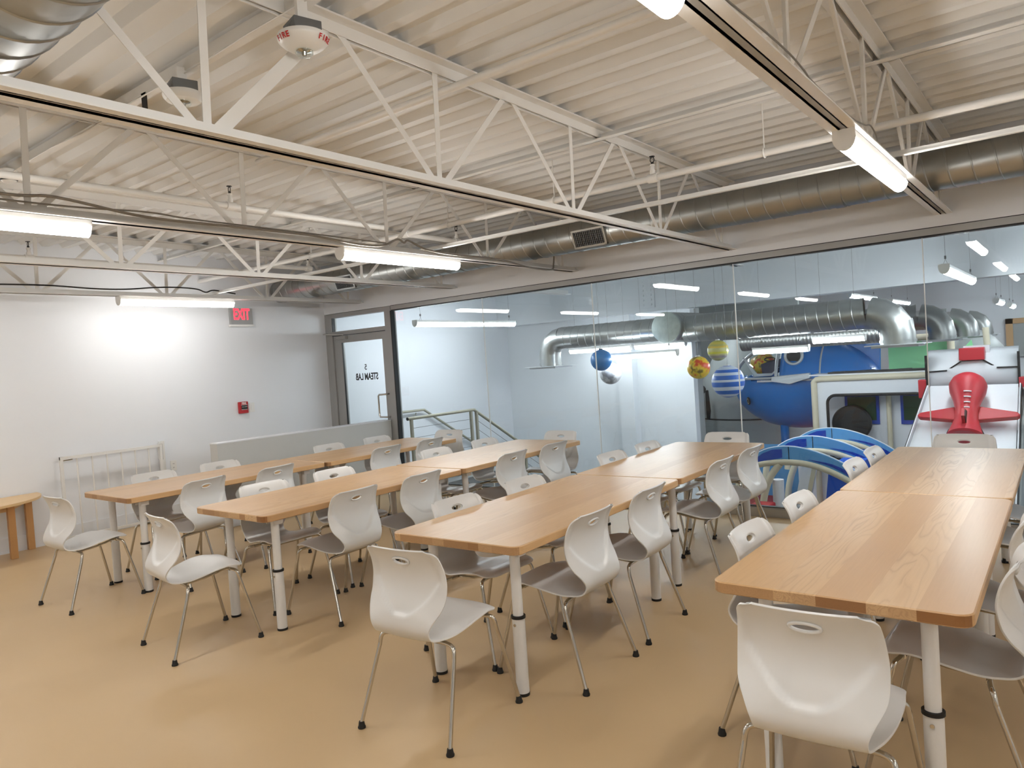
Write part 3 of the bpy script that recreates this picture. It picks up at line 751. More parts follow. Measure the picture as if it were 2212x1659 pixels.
# ------------------------------------------------------------------ stairs and rails beyond the glass
struct('floor_landing', MB().box(XL, -6.6, 6.62, 7.98, FH, 0), 'hallfloor')
st = MB()
for i in range(6): st.box(XL, -6.75, 7.98 + .27 * i, 7.98 + .27 * (i + 1), FH, -.167 * (i + 1))
struct('trim_steps', st, 'hallfloor')
t = empty('stair_railing', (-6.9, 6.6, 0), label='beige metal stair railing with steel cables beyond the glass wall', cat='railing')
MB().tube([(0, 0, .885), (0, 1.33, .885), (0, 3.1, -.155)], .022, 14).build('top_rail', 'rail', t, smooth=True)
MB().lathe([(-.002, 0), (-.002, .0225), (.004, .0225)], (0, 0, .885), 'y', 14).build('rail_end_plug', 'black', t)
for y, zt, zb in ((.07, .87, 0), (1.26, .87, 0), (1.38, .86, 0), (2.5, .19, -.9)):
    MB().bar((0, y, zb), (0, y, zt), .035).build('post', 'rail', t)
for k in range(6):
    dz = .13 * (k + 1)
    MB().tube([(0, .07, .885 - dz), (0, 1.26, .885 - dz)], .003, 6).build('cable', 'cable', t)
    MB().tube([(0, 1.38, .86 - dz), (0, 3.1, -.155 - dz)], .003, 6).build('cable', 'cable', t)
t = empty('wall_handrail', (XL, 7.75, 0), label='beige handrail on brackets along the stair wall beyond the glass', cat='handrail')
MB().tube([(.07, 0, .875), (.07, .48, .87), (.07, 2.4, -.26)], .02, 14).build('rail_tube', 'rail', t, smooth=True)
for y, z in ((.3, .86), (1.7, .13)):
    MB().tube([(0, y, z - .06), (.05, y, z - .06), (.07, y, z - .02)], .007, 8).build('bracket', 'rail', t)

# ------------------------------------------------------------------ hall shell
struct('floor_hall', MB().box(XL - 2, 5, 6.62, 24, FH - .1, FH), 'hallfloor')
struct('floor_platform', MB().box(-4.5, -1.5, 11.2, 22, FH, FH + .05), 'redfloor')
struct('wall_stair', MB().box(XL, -4.68, 10.6, 10.75, FH, 2.2), 'wallhall')
struct('wall_recess', MB().box(-4.78, -4.68, 10.75, 10.95, FH, 2.2).box(XL, -4.68, 16.2, 16.3, FH, 3.1), 'playgrey')
struct('column_1', MB().box(-5.90, -5.64, 10.42, 10.6, FH, 3.07), 'wallhall')
pl = MB().box(-5.36, -5.12, 10.305, 10.32, 2.24, 2.72)
pl_o = struct('trim_bolt_plate', pl, 'wallhall')
for i in range(6):
    for x in (-5.31, -5.18): MB().lathe([(-.014, 0), (-.014, .016), (0, .018)], (x, 10.305, 2.29 + .075 * i), 'y', 8).build('bolt', 'wallhall', pl_o)
struct('beam_1', MB().box(XL, XR, 10.32, 10.6, 2.18, 2.78), 'wallhall')
struct('wall_far', MB().box(XL - 2, 5, 22, 22.1, FH, 3.2), 'wallhall')
struct('wall_hall_right', MB().box(3.4, 3.5, 6.62, 22, FH, 3.2), 'wallhall')
struct('ceiling_hall', MB().box(XL - 2, 5, 6.62, 22, 3.06, 3.2), 'hallceil')
struct('wall_side_hall', MB().box(XL - 2, XL - 1.9, 10.6, 22, FH, 3.2), 'wallhall')
for y, z, rd_, lab in ((7.6, 2.78, .03, 'white pipe under the hall ceiling just beyond the glass'), (8.9, 2.7, .028, 'white pipe under the hall ceiling, second beyond the glass'), (12.4, 2.62, .04, 'thick white pipe beneath the hall ceiling behind the beam'), (15.2, 2.62, .04, 'white pipe deep in the play hall under its ceiling')):
    tag(MB().tube([(-8.2 if y < 10.6 else -4.6, y, z), (3.3, y, z)], rd_, 12).build('hall_pipe', 'steel', smooth=True), lab, 'pipe')
for x, y0, y1, l in ((-.8, 6.62, 8.0, 'white twin angle joist chord beyond the glass over the ramp'), (-3.0, 6.62, 8.2, 'white twin angle joist chord beyond the glass over the blue plane'), (-5.8, 6.62, 8.9, 'white twin angle joist chord beyond the glass near the stair wall')):
    tag(MB().box(x - .06, x - .012, y0, y1, 2.46, 2.468).box(x + .012, x + .06, y0, y1, 2.46, 2.468).box(x - .018, x - .012, y0, y1, 2.46, 2.52).box(x + .012, x + .018, y0, y1, 2.46, 2.52)
        .bar((x, y1 - .3, 2.5), (x, y1 - .1, 3.05), .02).bar((x, y0 + .5, 2.5), (x, y0 + .2, 3.05), .02).build('joist_chord', 'steel'), l, 'joist')

# hall ducts
def elbow(b, p, r_, sgn, drop, seg=28):
    # from (p) going along sgn*x then down, in faceted gores
    R_ = r_ * 1.5; pts = []
    for k in range(5):
        a = (PI / 2) * k / 4
        pts.append((p[0] + sgn * R_ * math.sin(a), p[1], p[2] - R_ * (1 - math.cos(a))))
    pts.append((pts[-1][0], p[1], pts[-1][2] - drop))
    b.tube([p] + pts[1:], r_, seg); return pts[-1]
def branch(x0, x1, y, z, r_, lab, grp, drop=.10):
    sgn = 1 if x1 > x0 else -1
    xa = x1 - sgn * r_ * 1.5; L_ = abs(xa - x0)
    t = empty('branch_duct', (x0, y, z), label=lab, cat='duct', group=grp)
    sp = spiral(r_, L_, .13, 32)
    if sgn < 0: sp.v = [(-v[0], v[1], v[2]) for v in sp.v]
    sp.build('duct_shell', 'galv', t, smooth=25)
    b = MB(); e = elbow(b, (sgn * (L_ - .002), 0, 0), r_ * 1.005, sgn, drop); b.build('elbow', 'galv', t, smooth=18)
    MB().lathe([(0, r_ * 1.01), (.0, r_ * 1.05), (.03, r_ * 1.05), (.03, r_ * 1.01)], (e[0], 0, e[2] + .02), seg=32).build('collar', 'galv', t, smooth=True)
    w = .30
    MB().box(e[0] - w, e[0] + w, -w, w, e[2] - .01, e[2]).prism([(e[0] - w * .8, -w * .8, e[2] - .035), (e[0] + w * .8, -w * .8, e[2] - .035), (e[0] + w * .8, w * .8, e[2] - .035), (e[0] - w * .8, w * .8, e[2] - .035)], (0, 0, .025)).build('diffuser_plate', 'silver', t)
    return t
XT = -4.33
t = empty('trunk_duct', (XT, 9.0, 1.868), label='round galvanised trunk duct with mottled end cap beyond the glass', cat='duct')
spiral(.203, 11, .13, 36, 'y').build('duct_shell', 'galv', t, smooth=25)
MB().lathe([(-.004, 0), (-.004, .2), (0, .207), (.04, .207)], ax='y', seg=40).build('end_cap', 'galvd', t, smooth=True)
g = 'spiral branch ducts in the play hall'
branch(XT - .15, -6.46, 9.32, 1.855, .165, 'galvanised branch duct bending down toward the stair wall', g, .17)
branch(XT + .15, -1.60, 9.32, 1.835, .185, 'big galvanised branch duct bending down above the white ramp', g)
branch(XT + .15, -1.60, 12.85, 1.835, .185, 'branch duct elbow second beyond the glass above the white ramp', g)
branch(XT + .15, -1.60, 16.3, 1.835, .185, 'branch duct elbow third beyond the glass at the right', g)
branch(XT + .15, -1.60, 19.3, 1.835, .185, 'branch duct elbow farthest from the glass at the right', g)
t = empty('return_duct', (-4.1, 11.2, 1.62), label='ribbed galvanised duct running under the branch duct above the blue plane', cat='duct')
spiral(.15, 2.3, .05, 28).build('duct_shell', 'galv', t, smooth='all')
MB().lathe([(2.28, 0), (2.28, .165), (2.36, .165), (2.36, 0)], (0, 0, 0), 'x', 28).build('end_collar', 'galv', t, smooth=True)

# hall lights
gl = 'pendant strip lights in the play hall'
strip_light(-7.0, 6.95, 2.2, 2.10, 'long lit pendant strip light over the stair landing beyond the glass', hang=.95, m='lamphall', grp=gl)
strip_light(-.92, 7.7, 2.3, 2.09, 'lit pendant strip light behind the glass over the white ramp', hang=.95, m='lamphall', grp=gl)
strip_light(-5.43, 8.9, 1.30, 1.48, 'lit pendant strip light under the trunk duct, behind the blue and moon globes', 'x', hang=1.5, m='lamphall', grp=gl)
strip_light(-6.6, 10.1, 1.15, 1.61, 'lit pendant strip light before the stair wall, left of the trunk duct', 'x', hang=1.4, m='lamphalldim', grp=gl)
strip_light(-5.42, 10.15, .85, 1.61, 'lit pendant strip light before the stair wall, under the duct end cap', 'x', hang=1.4, m='lamphalldim', grp=gl)
strip_light(-3.38, 9.6, .72, 1.43, 'lit pendant strip light in front of the blue plane window', 'x', hang=1.5, m='lamphall', grp=gl)
strip_light(-2.75, 10.1, .65, 1.52, 'short lit pendant strip light in front of the blue plane tail', 'x', hang=1.5, m='lamphall', grp=gl)
strip_light(-.95, 13.6, 1.2, 1.95, 'lit pendant strip light deeper in the hall over the white ramp', hang=1.1, m='lamphall', grp=gl)
strip_light(-.95, 16.6, 1.2, 1.95, 'lit pendant strip light deepest in the hall at the right', hang=1.1, m='lamphall', grp=gl)
for x, y in ((1.6, 7.8), (1.6, 12), (1.6, 16), (-3.2, 14.2), (-3.2, 18), (-6.2, 12.2), (-.2, 18.6)):  # extra pendants out of sight, added to raise the hall's light level
    strip_light(x, y, 2.2, 2.3, 'unseen pendant strip light added to brighten the play hall', hang=.75, m='lamphall', grp=gl)

# hanging planet globes
def planet_mat(kind):
    m = bpy.data.materials.new('globe_' + kind); m.use_nodes = True; nt = m.node_tree; N = nt.nodes; L = nt.links; p = N['Principled BSDF']
    p.inputs['Roughness'].default_value = .35
    tc = N.new('ShaderNodeTexCoord'); cr = N.new('ShaderNodeValToRGB'); no = N.new('ShaderNodeTexNoise')
    L.new(tc.outputs['Object'], no.inputs['Vector'])
    E = cr.color_ramp
    def ramp(L_, mode='LINEAR'):
        E.interpolation = mode
        while len(E.elements) > 1: E.elements.remove(E.elements[-1])
        for k, (q, c) in enumerate(L_):
            e = E.elements[0] if k == 0 else E.elements.new(q)
            e.position = q; e.color = srgb(*c)
    if kind in ('striped', 'yellow'):
        sp = N.new('ShaderNodeSeparateXYZ'); L.new(tc.outputs['Object'], sp.inputs[0])
        mr = N.new('ShaderNodeMapRange'); mr.inputs['From Min'].default_value = -.14 if kind == 'yellow' else -.2; mr.inputs['From Max'].default_value = .14 if kind == 'yellow' else .2
        if kind == 'yellow':
            ma = N.new('ShaderNodeMath'); ma.operation = 'MULTIPLY_ADD'; ma.inputs[1].default_value = .02
            L.new(no.outputs['Fac'], ma.inputs[0]); L.new(sp.outputs['Z'], ma.inputs[2]); L.new(ma.outputs[0], mr.inputs['Value'])
        else: L.new(sp.outputs['Z'], mr.inputs['Value'])
        L.new(mr.outputs['Result'], cr.inputs['Fac'])
        b, w = (40, 110, 214), (214, 226, 248)
        if kind == 'striped': ramp([(0, b), (.08, w), (.15, b), (.26, w), (.36, b), (.5, w), (.56, b), (.68, w), (.76, b), (.84, w), (.93, b)], 'CONSTANT')
        else: ramp([(0, (130, 150, 90)), (.14, (190, 200, 150)), (.26, (170, 160, 170)), (.36, (206, 206, 150)), (.44, (222, 222, 60)), (.5, (212, 208, 130)), (.62, (196, 200, 140)), (.7, (232, 196, 70)), (.78, (190, 190, 120)), (.88, (226, 206, 90)), (1, (160, 170, 90))])
    else:
        no.inputs['Scale'].default_value = {'moon': 9, 'sun': 11, 'blue': 5}[kind]; no.inputs['Detail'].default_value = 4
        L.new(no.outputs['Fac'], cr.inputs['Fac'])
        ramp({'moon': [(.3, (110, 112, 116)), (.42, (160, 162, 166)), (.52, (214, 216, 220))], 'sun': [(.28, (90, 80, 50)), (.38, (170, 140, 50)), (.45, (244, 214, 60)), (.54, (246, 190, 50)), (.60, (236, 90, 40)), (.7, (232, 80, 40))], 'blue': [(.3, (34, 110, 184)), (.7, (52, 138, 208))]}[kind])
    L.new(cr.outputs['Color'], p.inputs['Base Color'])
    return m
def globe(x, y, z, rd_, kind, lab):
    t = empty('planet_globe', (x, y, z), label=lab, cat='globe', group='planet globes hanging in the play hall')
    MB().lathe([(-rd_ * math.cos(PI * k / 24), rd_ * math.sin(PI * k / 24)) for k in range(25)], seg=36).build('globe_shell', planet_mat(kind), t, smooth='all')
    MB().lathe([(rd_ - .006, 0), (rd_ - .006, .03), (rd_ + .012, .026), (rd_ + .012, 0)], seg=16).build('globe_cap', 'black' if kind == 'blue' else 'whitep', t)
    MB().tube([(0, 0, rd_ + .01), (0, 0, 3.05 - z)], .0015, 6).build('hanging_wire', 'cable', t)
globe(-5.06, 8.5, 1.485, .145, 'blue', 'plain blue globe hanging beyond the glass')
globe(-5.22, 9.0, 1.285, .155, 'moon', 'grey mottled moon globe partly behind the blue globe')
globe(-3.68, 8.5, 1.32, .140, 'sun', 'yellow and orange blotched globe beyond the glass')
globe(-3.12, 8.0, 1.159, .182, 'striped', 'largest globe, blue and white striped, before the plane nose')
globe(-3.62, 9.0, 1.514, .133, 'yellow', 'yellow-green banded globe under the branch duct')

# ------------------------------------------------------------------ blue play plane
Yp = 12.95; Zp = .855
t = empty('play_plane', (-3.68, Yp, Zp), label='large blue play plane on a pole with porthole and white trim', cat='play structure')
prof = [(-1.22, 0), (-1.19, .16), (-1.12, .33), (-1.0, .48), (-.8, .63), (-.55, .74), (-.2, .80), (.15, .79), (.5, .72), (.8, .58), (1.02, .40), (1.16, .2), (1.2, 0)]
pr = [(p.x, max(0, p.y)) for p in crom([(a, b, 0) for a, b in prof], 3)]
hull = MB().lathe(pr, ax='x', seg=48, scale=(.95, .97))
keepf = []
for fc in hull.f:
    cx = sum(hull.v[i][0] for i in fc) / 4; cz = sum(hull.v[i][2] for i in fc) / 4
    if cx < -.26 and cz > .13: continue
    keepf.append(fc)
hull.f = keepf; hull.mi = [0] * len(keepf)
ho = hull.build('hull', 'blue', t, smooth='all'); sm = ho.modifiers.new('th', 'SOLIDIFY'); sm.thickness = .02
can = MB().lathe([(p[0], p[1] * .985) for p in pr if p[0] < -.24], ax='x', seg=48, scale=(.95, .97))
can.f = [fc for fc in can.f if sum(can.v[i][2] for i in fc) / 4 > .12]; can.mi = [0] * len(can.f)
can.build('canopy_glass', 'glass', t, smooth='all')
def hullr(x):
    for i in range(1, len(pr)):
        if pr[i][0] >= x: 
            tt = (x - pr[i - 1][0]) / (pr[i][0] - pr[i - 1][0] + 1e-9); return pr[i - 1][1] + (pr[i][1] - pr[i - 1][1]) * tt
    return 0
def arc(x, a0, a1, n=20, k=1.0): return [(x, math.cos(a) * hullr(x) * .95 * k, math.sin(a) * hullr(x) * .97 * k) for a in [a0 + (a1 - a0) * i / n for i in range(n + 1)]]
MB().tube(arc(-.26, .15, PI - .15), .028, 10).build('canopy_frame', 'silver', t, smooth=True)
MB().tube([(x, 0 - .25, math.sqrt(max(0, (hullr(x) * .95) ** 2 - .25 ** 2)) + .01) for x in [-1.08 + .82 * i / 12 for i in range(13)] if hullr(x) > .3], .03, 10).build('canopy_rib', 'silver', t, smooth=True)
MB().tube([(x, -hullr(x) * .955, .125) for x in [-1.18 + .93 * i / 14 for i in range(15)]], .022, 8).build('canopy_sill', 'silver', t, smooth=True)
MB().tube(arc(.42, PI * .45, PI * 1.06, k=1.005), .014, 8).build('hull_seam', 'silver', t, smooth=True)
MB().prism([(-.28, -.82, .16), (.32, -.84, .20), (.34, -.84, .12), (.02, -.86, .03), (-.28, -.84, .08)], (0, -.10, 0)).build('wing_strip', 'silver', t, bevel=.01)
pt = MB().tube([(.02 + .135 * math.cos(a), -.655 + .02 * math.sin(a), .48 + .135 * math.sin(a)) for a in [2 * PI * k / 28 for k in range(28)]], .026, 10, closed=True).build('porthole_ring', 'silver', t, smooth=True)
MB().lathe([(0, 0), (0, .13)], (.02, -.655, .48), 'y', 28).build('porthole_pane', 'black', t)
MB().prism([(.55, -.02, .60), (.98, -.02, .75), (1.14, -.02, .74), (1.2, -.02, .64), (1.18, -.02, .12), (1.05, -.02, .28), (.8, -.02, .46)], (0, .06, 0)).build('tail_fin', 'blue', t, bevel=.01)
MB().tube([(.74, -.62, .02)] + [(.74 + .38 * i / 6, -.62 + .45 * i / 6, .02) for i in range(1, 7)], .012, 8).build('tail_rail', 'silver', t)
MB().box(-.55, .9, -.83, -.79, .07, .10).build('lower_rail', 'silver', t)
ey = MB().lathe([(0, .0), (0, .075), (.015, .07)], (0, 0, 0), 'y', 28, scale=(1, .7)).build('nose_ring', 'black', t); ey.location = (-.80, -.59, -.26); ey.rotation_euler = (.2, .35, -.75)
ey2 = MB().lathe([(-.004, .04), (-.004, .052)], (0, 0, 0), 'y', 28, scale=(1, .7)).build('nose_ring_inner', 'beige', ey); ey2.location = (0, -.004, 0)
st_ = MB().lathe([(-.22, 0), (-.2, .12), (-.05, .2), (.1, .2), (.2, .1), (.22, 0)], (-.66, -.12, .34), 'x', 20).build('orange_seat', planet_mat('sun'), t, smooth='all')
MB().prism([(-.92, -.45, .5), (-.86, -.45, .46), (-.68, -.45, .2), (-.42, -.45, .2), (-.3, -.45, .3), (-.42, -.45, .16), (-.72, -.45, .15)], (0, .04, 0)).build('seat_edge', 'playwhite', t)
MB().prism([(-.62, -.40, .36), (-.36, -.40, .44), (-.30, -.40, .24), (-.42, -.40, .19), (-.60, -.40, .19)], (0, .3, 0)).build('console', 'navy', t, bevel=.01)
MB().tube([(-.45 + .09 * math.cos(a), -.42, .44 + .03 * math.sin(a)) for a in [2 * PI * k / 20 for k in range(20)]], .01, 8, closed=True).build('steering_wheel', 'black', t, smooth=True)
pz = FH - Zp
MB().tube([(-.33, -.2, pz + .1), (-.33, -.2, -.7)], .07, 18).build('support_pole', 'blue', t, smooth=True)
MB().tube([(-.33, -.2, pz), (-.33, -.2, pz + .35)], .16, 20).build('pole_base', 'playwhite', t, smooth=True)

# small red block and white foot by the sill
tag(MB().box(-3.16, -2.92, 8.55, 8.8, FH, -.36).build('red_block', 'red', bevel=.02), 'small red padded block just beyond the glass sill', 'block')
tag(MB().tube([(-2.98, 9.1, FH), (-2.98, 9.1, -.14)], .07, 18).build('white_bollard', 'playwhite', smooth=True), 'white round post behind the small red block', 'post')

# ------------------------------------------------------------------ grey capsule with hatch and propeller
t = empty('play_capsule', (-5.3, 15.0, FH), label='big grey play capsule hull with navy hatch left of the blue plane', cat='play structure')
MB().lathe([(0, 1.15), (1.35, 1.15), (1.6, 1.12), (1.9, 1.02), (2.3, .82), (2.8, .5), (3.2, .2), (3.3, 0)], seg=48).build('hull', 'playgrey', t, smooth='all')
MB().lathe([(1.10, 1.152), (1.115, 1.156), (1.13, 1.152)], seg=48).build('panel_seam', 'black', t)
h = MB().lathe([(-.04, 0), (-.04, .20), (0, .235), (.05, .24)], (0, 0, 0), 'y', 28, scale=(1.25, .72)).build('hatch', 'navy', t, smooth=True); h.location = (-.92, -.80, 1.60); h.rotation_euler = (0, 0, -.75)
for k in range(12):
    a = 2 * PI * k / 12
    MB().lathe([(-.01, 0), (-.01, .012), (0, .012)], (math.sin(a) * .145 , -.04, math.cos(a) * .26), 'y', 8).build('rivet', 'silver', h)
MB().prism([(-.56, -1.22, 1.15), (-.50, -1.22, 1.12), (-.47, -1.22, 1.3), (-.50, -1.22, 1.72), (-.56, -1.22, 1.72)], (0, .04, 0)).build('propeller_blade', 'black', t, bevel=.01)
MB().lathe([(-.1, 0), (-.06, .07), (.2, .09)], (-.72, -1.2, 1.72), 'y', 16).build('propeller_hub', 'black', t, smooth=True)

# ------------------------------------------------------------------ wave arches with padded pipe
def arch(y, lab, xe=9):
    t = empty('wave_arch', (-2.8, y, FH), label=lab, cat='play structure', group='three blue wave arches one behind another')
    zt = .287 - FH
    # outer top curve from left end to right end
    top = [(-.62, -.28), (-.45, -.13), (-.25, -.03), (0, 0), (.25, -.04), (.5, -.13), (.75, -.27), (1.0, -.46), (1.2, -.66), (1.35, -.86)]
    def cur(L_): return [(p.x, p.y) for p in crom([(a, b, 0) for a, b in L_], 4)]
    top = [q for q in cur(top) if q[0] <= xe]; n = len(top)
    bot = [(x * .985 - .01, z - (.155 + .02 * math.sin(i / n * PI))) for i, (x, z) in enumerate(top)]
    A = [(x, 0, zt + z) for x, z in top]; B_ = [(x, 0, zt + z) for x, z in bot]
    p1 = MB().strip(A, B_, (0, .05, 0)).build('wave_panel', 'bluelt', t)
    MB().tube([(a[0], .025, a[2] + .003) for a in A], .009, 6).build('panel_edge', 'playwhite', t, smooth=True)
    MB().box(-.004, .004, -.003, .0, zt - .16, zt).build('panel_joint', 'black', t)
    MB().prism([(-.08, 0, zt - .03), (-.08, 0, zt - .135), (-.35, 0, zt - .20), (-.50, 0, zt - .22), (-.32, 0, zt - .09), (-.2, 0, zt - .04)], (0, -.006, 0)).build('blue_stripe', 'bluedk', t)
    q = cur([(.22, -.15), (.5, -.20), (.75, -.33), (1.0, -.54), (1.2, -.76), (1.32, -.95)]); q2 = cur([(.22, -.152), (.5, -.235), (.75, -.39), (.97, -.60), (1.14, -.82), (1.22, -.98)])
    nq = sum(1 for a in q if a[0] <= xe); q, q2 = q[:nq], q2[:nq]
    MB().strip([(a, 0, zt + b) for a, b in q], [(a, 0, zt + b) for a, b in q2], (0, -.006, 0)).build('wave_stripe', 'bluedk', t)
    pb = [(-.66, .02, zt - .62), (-.63, .02, zt - .42), (-.52, .02, zt - .29), (-.3, .02, zt - .215), (0, .02, zt - .19), (.25, .02, zt - .215), (.5, .02, zt - .30), (.75, .02, zt - .44), (1.0, .02, zt - .64), (1.25, .02, zt - .9)]
    P = [q for q in crom(pb, 5) if q.x <= xe]
    MB().tube(P, .042, 14).build('padded_pipe', 'beige', t, smooth=True)
    MB().tube(crom([(-.12, .02, zt - .22), (-.24, .02, zt - .38), (-.33, .02, zt - .62), (-.37, .02, zt - .9), (-.38, .02, .0)], 5), .042, 14).build('padded_leg', 'beige', t, smooth=True)
    return t
for y, l, xe in ((9.0, 'blue wave arch just beyond the glass, frontmost of three', .9), (10.03, 'blue wave arch in the middle of the three', 1.05), (11.0, 'blue wave arch at the back of the three', 9)): arch(y, l, xe)
tag(MB().prism([(-2.55, 9.3, FH), (-2.42, 9.3, .02), (-2.12, 9.3, .02), (-1.98, 9.3, FH)], (0, 1.5, 0)).build('climbing_slope', 'bluenet'), 'bright blue textured climbing slope under the wave arches', 'play structure')
tag(MB().prism([(-2.95, 9.25, FH), (-2.72, 9.25, .05), (-2.60, 9.25, .05), (-2.83, 9.25, FH)], (0, .04, 0)).build('white_side_panel', 'playwhite'), 'slanted white side panel beneath the front wave arch', 'panel')
tag(MB().prism([(-2.83, 9.26, FH), (-2.60, 9.26, .06), (-2.545, 9.26, .06), (-2.78, 9.26, FH)], (0, .06, 0)).build('slanted_pad', 'beige'), 'slanted beige padded strip beside the blue climbing slope', 'padding')
tag(MB().box(-4.3, -3.3, 12.0, 12.04, FH, -.1).build('light_blue_board', 'bluelt'), 'light blue board low behind the blue plane pole', 'panel')

# ------------------------------------------------------------------ white play cabin with window
t = empty('play_cabin', (-2.4, 11.6, FH), label='white play cabin with black framed window and beige padded edges', cat='play structure')
zc = -FH
def P3(x, z, y=0): return (x + 2.4, y, z + zc)
x0, x1, z0, z1 = -3.18, -1.60, FH, .93
wx0, wx1, wz0, wz1 = -2.99, -1.68, -.25, .72
b = MB()
out = [(x0, z0), (x1, z0), (x1, z1), (x0, z1)]
b.box(x0 + 2.4, wx0 + 2.4, 0, .05, 0, z1 + zc).box(wx1 + 2.4, x1 + 2.4, 0, .05, 0, z1 + zc).box(wx0 + 2.4, wx1 + 2.4, 0, .05, wz1 + zc, z1 + zc).box(wx0 + 2.4, wx1 + 2.4, 0, .05, 0, wz0 + zc)
b.prism([P3(wx0, wz1), P3(wx0, wz1 - .12), P3(wx0 + .035, wz1 - .035), P3(wx0 + .12, wz1)], (0, .05, 0))
b.build('front_panel', 'playwhite', t)
fr = rrect(wx0 + 2.4, wx1 + 2.4, wz0 + zc, wz1 + zc, .12)
MB().tube([(x, -.01, z) for x, z in fr], .022, 8, closed=True).build('window_surround', 'black', t, smooth=True)
MB().tube([P3(x0 + .01, FH, -.02), P3(x0 + .01, z1, -.02), P3(x0 + .05, z1 + .035, -.02), P3(x0 + .12, z1 + .045, -.02), P3(x1, z1 + .05, -.02)], .045, 14).build('edge_padding', 'beige', t, smooth=True)
MB().box(x0 + 2.35, x1 + 2.4, -.03, .45, z1 + zc + .09, z1 + zc + .11).build('roof_panel', 'playwhite', t)
b = MB()
for i in range(3): b.box(x0 + 2.6, x1 + 2.4, .05 + .13 * i, .09 + .13 * i, z1 + zc + .11, z1 + zc + .135)
b.bar((-.35, .1, z1 + zc + .13), (.0, .4, z1 + zc + .13), .03, .02).bar((.1, .1, z1 + zc + .13), (.5, .4, z1 + zc + .13), .03, .02)
b.build('roof_grating', 'black', t)
MB().box(x0 + 2.4, x1 + 2.4, .42, .45, 0, z1 + zc).build('inner_wall', 'playwhite', t)
for xa, xb in ((-2.84, -2.36), (-2.07, -1.62)):
    w = MB().box(xa + 2.4, xb + 2.4, .395, .42, .27 + zc - .03, .70 + zc).build('inner_window_frame', 'bluedk', t)
    MB().box(xa + 2.44, xb + 2.36, .385, .40, .30 + zc, .66 + zc).build('inner_window_pane', 'greendk', w)
MB().tube([P3(-2.22, FH, .36), P3(-2.22, .93, .36)], .035, 12).build('inner_post', 'beige', t, smooth=True)
wl = MB().lathe([(-.02, 0), (-.02, .26), (.0, .275), (.10, .275), (.10, 0)], P3(-2.72, .27, .2), 'y', 36).build('black_disc', 'black', t, smooth=True)
MB().prism([P3(-3.2, -.25, -.05), P3(-3.2, .12, -.05), P3(-3.46, -.35, -.05), P3(-3.46, -.9, -.05), P3(-3.2, -.9, -.05)], (0, .04, 0)).build('side_board', 'playwhite', t)

# green play wall and dark box behind the cabin
tag(MB().box(-2.75, -1.75, 15.0, 15.06, FH, 1.45).build('green_panel', 'green'), 'mint green panel in the far play area behind the plane tail', 'panel')
t = empty('padded_post_frame', (-1.73, 14.9, FH), label='beige padded posts framing the mint green panel', cat='play structure')
MB().tube([(0, 0, 0), (0, 0, 2.5)], .06, 12).build('post', 'beige', t, smooth=True)
MB().tube([(0, 0, 2.5), (-1.1, 0, 2.5)], .06, 12).build('top_pad', 'beige', t, smooth=True)
MB().tube([(.62, .3, 0), (.5, .3, 2.6)], .05, 12).build('slanted_post', 'beige', t, smooth=True)
tag(MB().prism([(-1.62, 15.2, FH), (-1.62, 15.2, 1.2), (-1.45, 15.2, 1.4), (-1.25, 15.2, .4), (-1.2, 15.2, FH)], (0, .05, 0)).build('pale_green_panel', 'green'), 'narrow pale green curved panel beside the padded posts', 'panel')
tag(MB().box(-1.66, -1.38, 13.3, 13.7, FH, .96).build('dark_box', 'navy', bevel=.03), 'dark navy padded box behind the white cabin roof', 'box')
tag(MB().lathe([(0, .62), (.2, .6), (.45, .42), (.6, .2), (.64, 0)], (-1.75, 18.5, .95), seg=32).tube([(-1.75, 18.5, FH), (-1.75, 18.5, .96)], .3, 20).build('grey_dome', 'playgrey', smooth='all'), 'grey domed play tower far behind the white ramp', 'play structure')
t = empty('wall_window', (-1.25, 21.95, 1.25), label='tan framed interior window on the hall end wall', cat='window')
MB().box(-.1, 1.9, -.05, 0, .42, .55).box(-.1, .05, -.05, 0, -.4, .55).build('window_frame', 'windowtan', t)
MB().box(.05, 1.9, -.03, -.01, -.4, .42).build('window_pane', 'playgrey', t)

# ------------------------------------------------------------------ white rocket ramp with red plane
t = empty('play_ramp', (-.95, 8.0, FH), label='white sloping play ramp behind the glass with black seam lines', cat='play structure')
A_ = [(-1.90, 8.66, -.98), (-.58, 8.66, -.98), (-.535, 10.3, .90), (-1.434, 10.3, .90)]
A_ = [Vector(a) - Vector((-.95, 8.0, FH)) for a in A_]
MB().add([A_[0], A_[1], A_[2], A_[3]] + [a - Vector((0, 0, .06)) for a in A_], [(0, 1, 2, 3), (7, 6, 5, 4), (0, 4, 5, 1), (1, 5, 6, 2), (2, 6, 7, 3), (3, 7, 4, 0)]).build('slope_board', 'playwhite', t)
for s, (i, j) in ((-1, (0, 3)), (1, (1, 2))):
    a, c = A_[i] + Vector((s * .02, 0, -.01)), A_[j] + Vector((s * .02, 0, -.01))
    MB().bar(a, c, .012, .07).build('side_rail', 'playwhite', t); MB().bar(a + Vector((s * .012, 0, -.01)), c + Vector((s * .012, 0, -.01)), .008, .08).build('side_seam', 'black', t)
    MB().prism([a + Vector((s * .02, 0, -.03)), c + Vector((s * .02, 0, -.03)), Vector((c.x + s * .02, c.y, 0)), Vector((a.x + s * .02, a.y, 0))], (s * .02, 0, 0)).build('side_wall', 'playgrey', t)
yb = 10.32 - 8
curve = [(0, 1.86), (0, 2.1), (.04, 2.22), (.12, 2.30), (.25, 2.34)]
cs_ = [(-.52, y + yb, z) for y, z in curve]; cs2 = [(.42, y + yb, z) for y, z in curve]
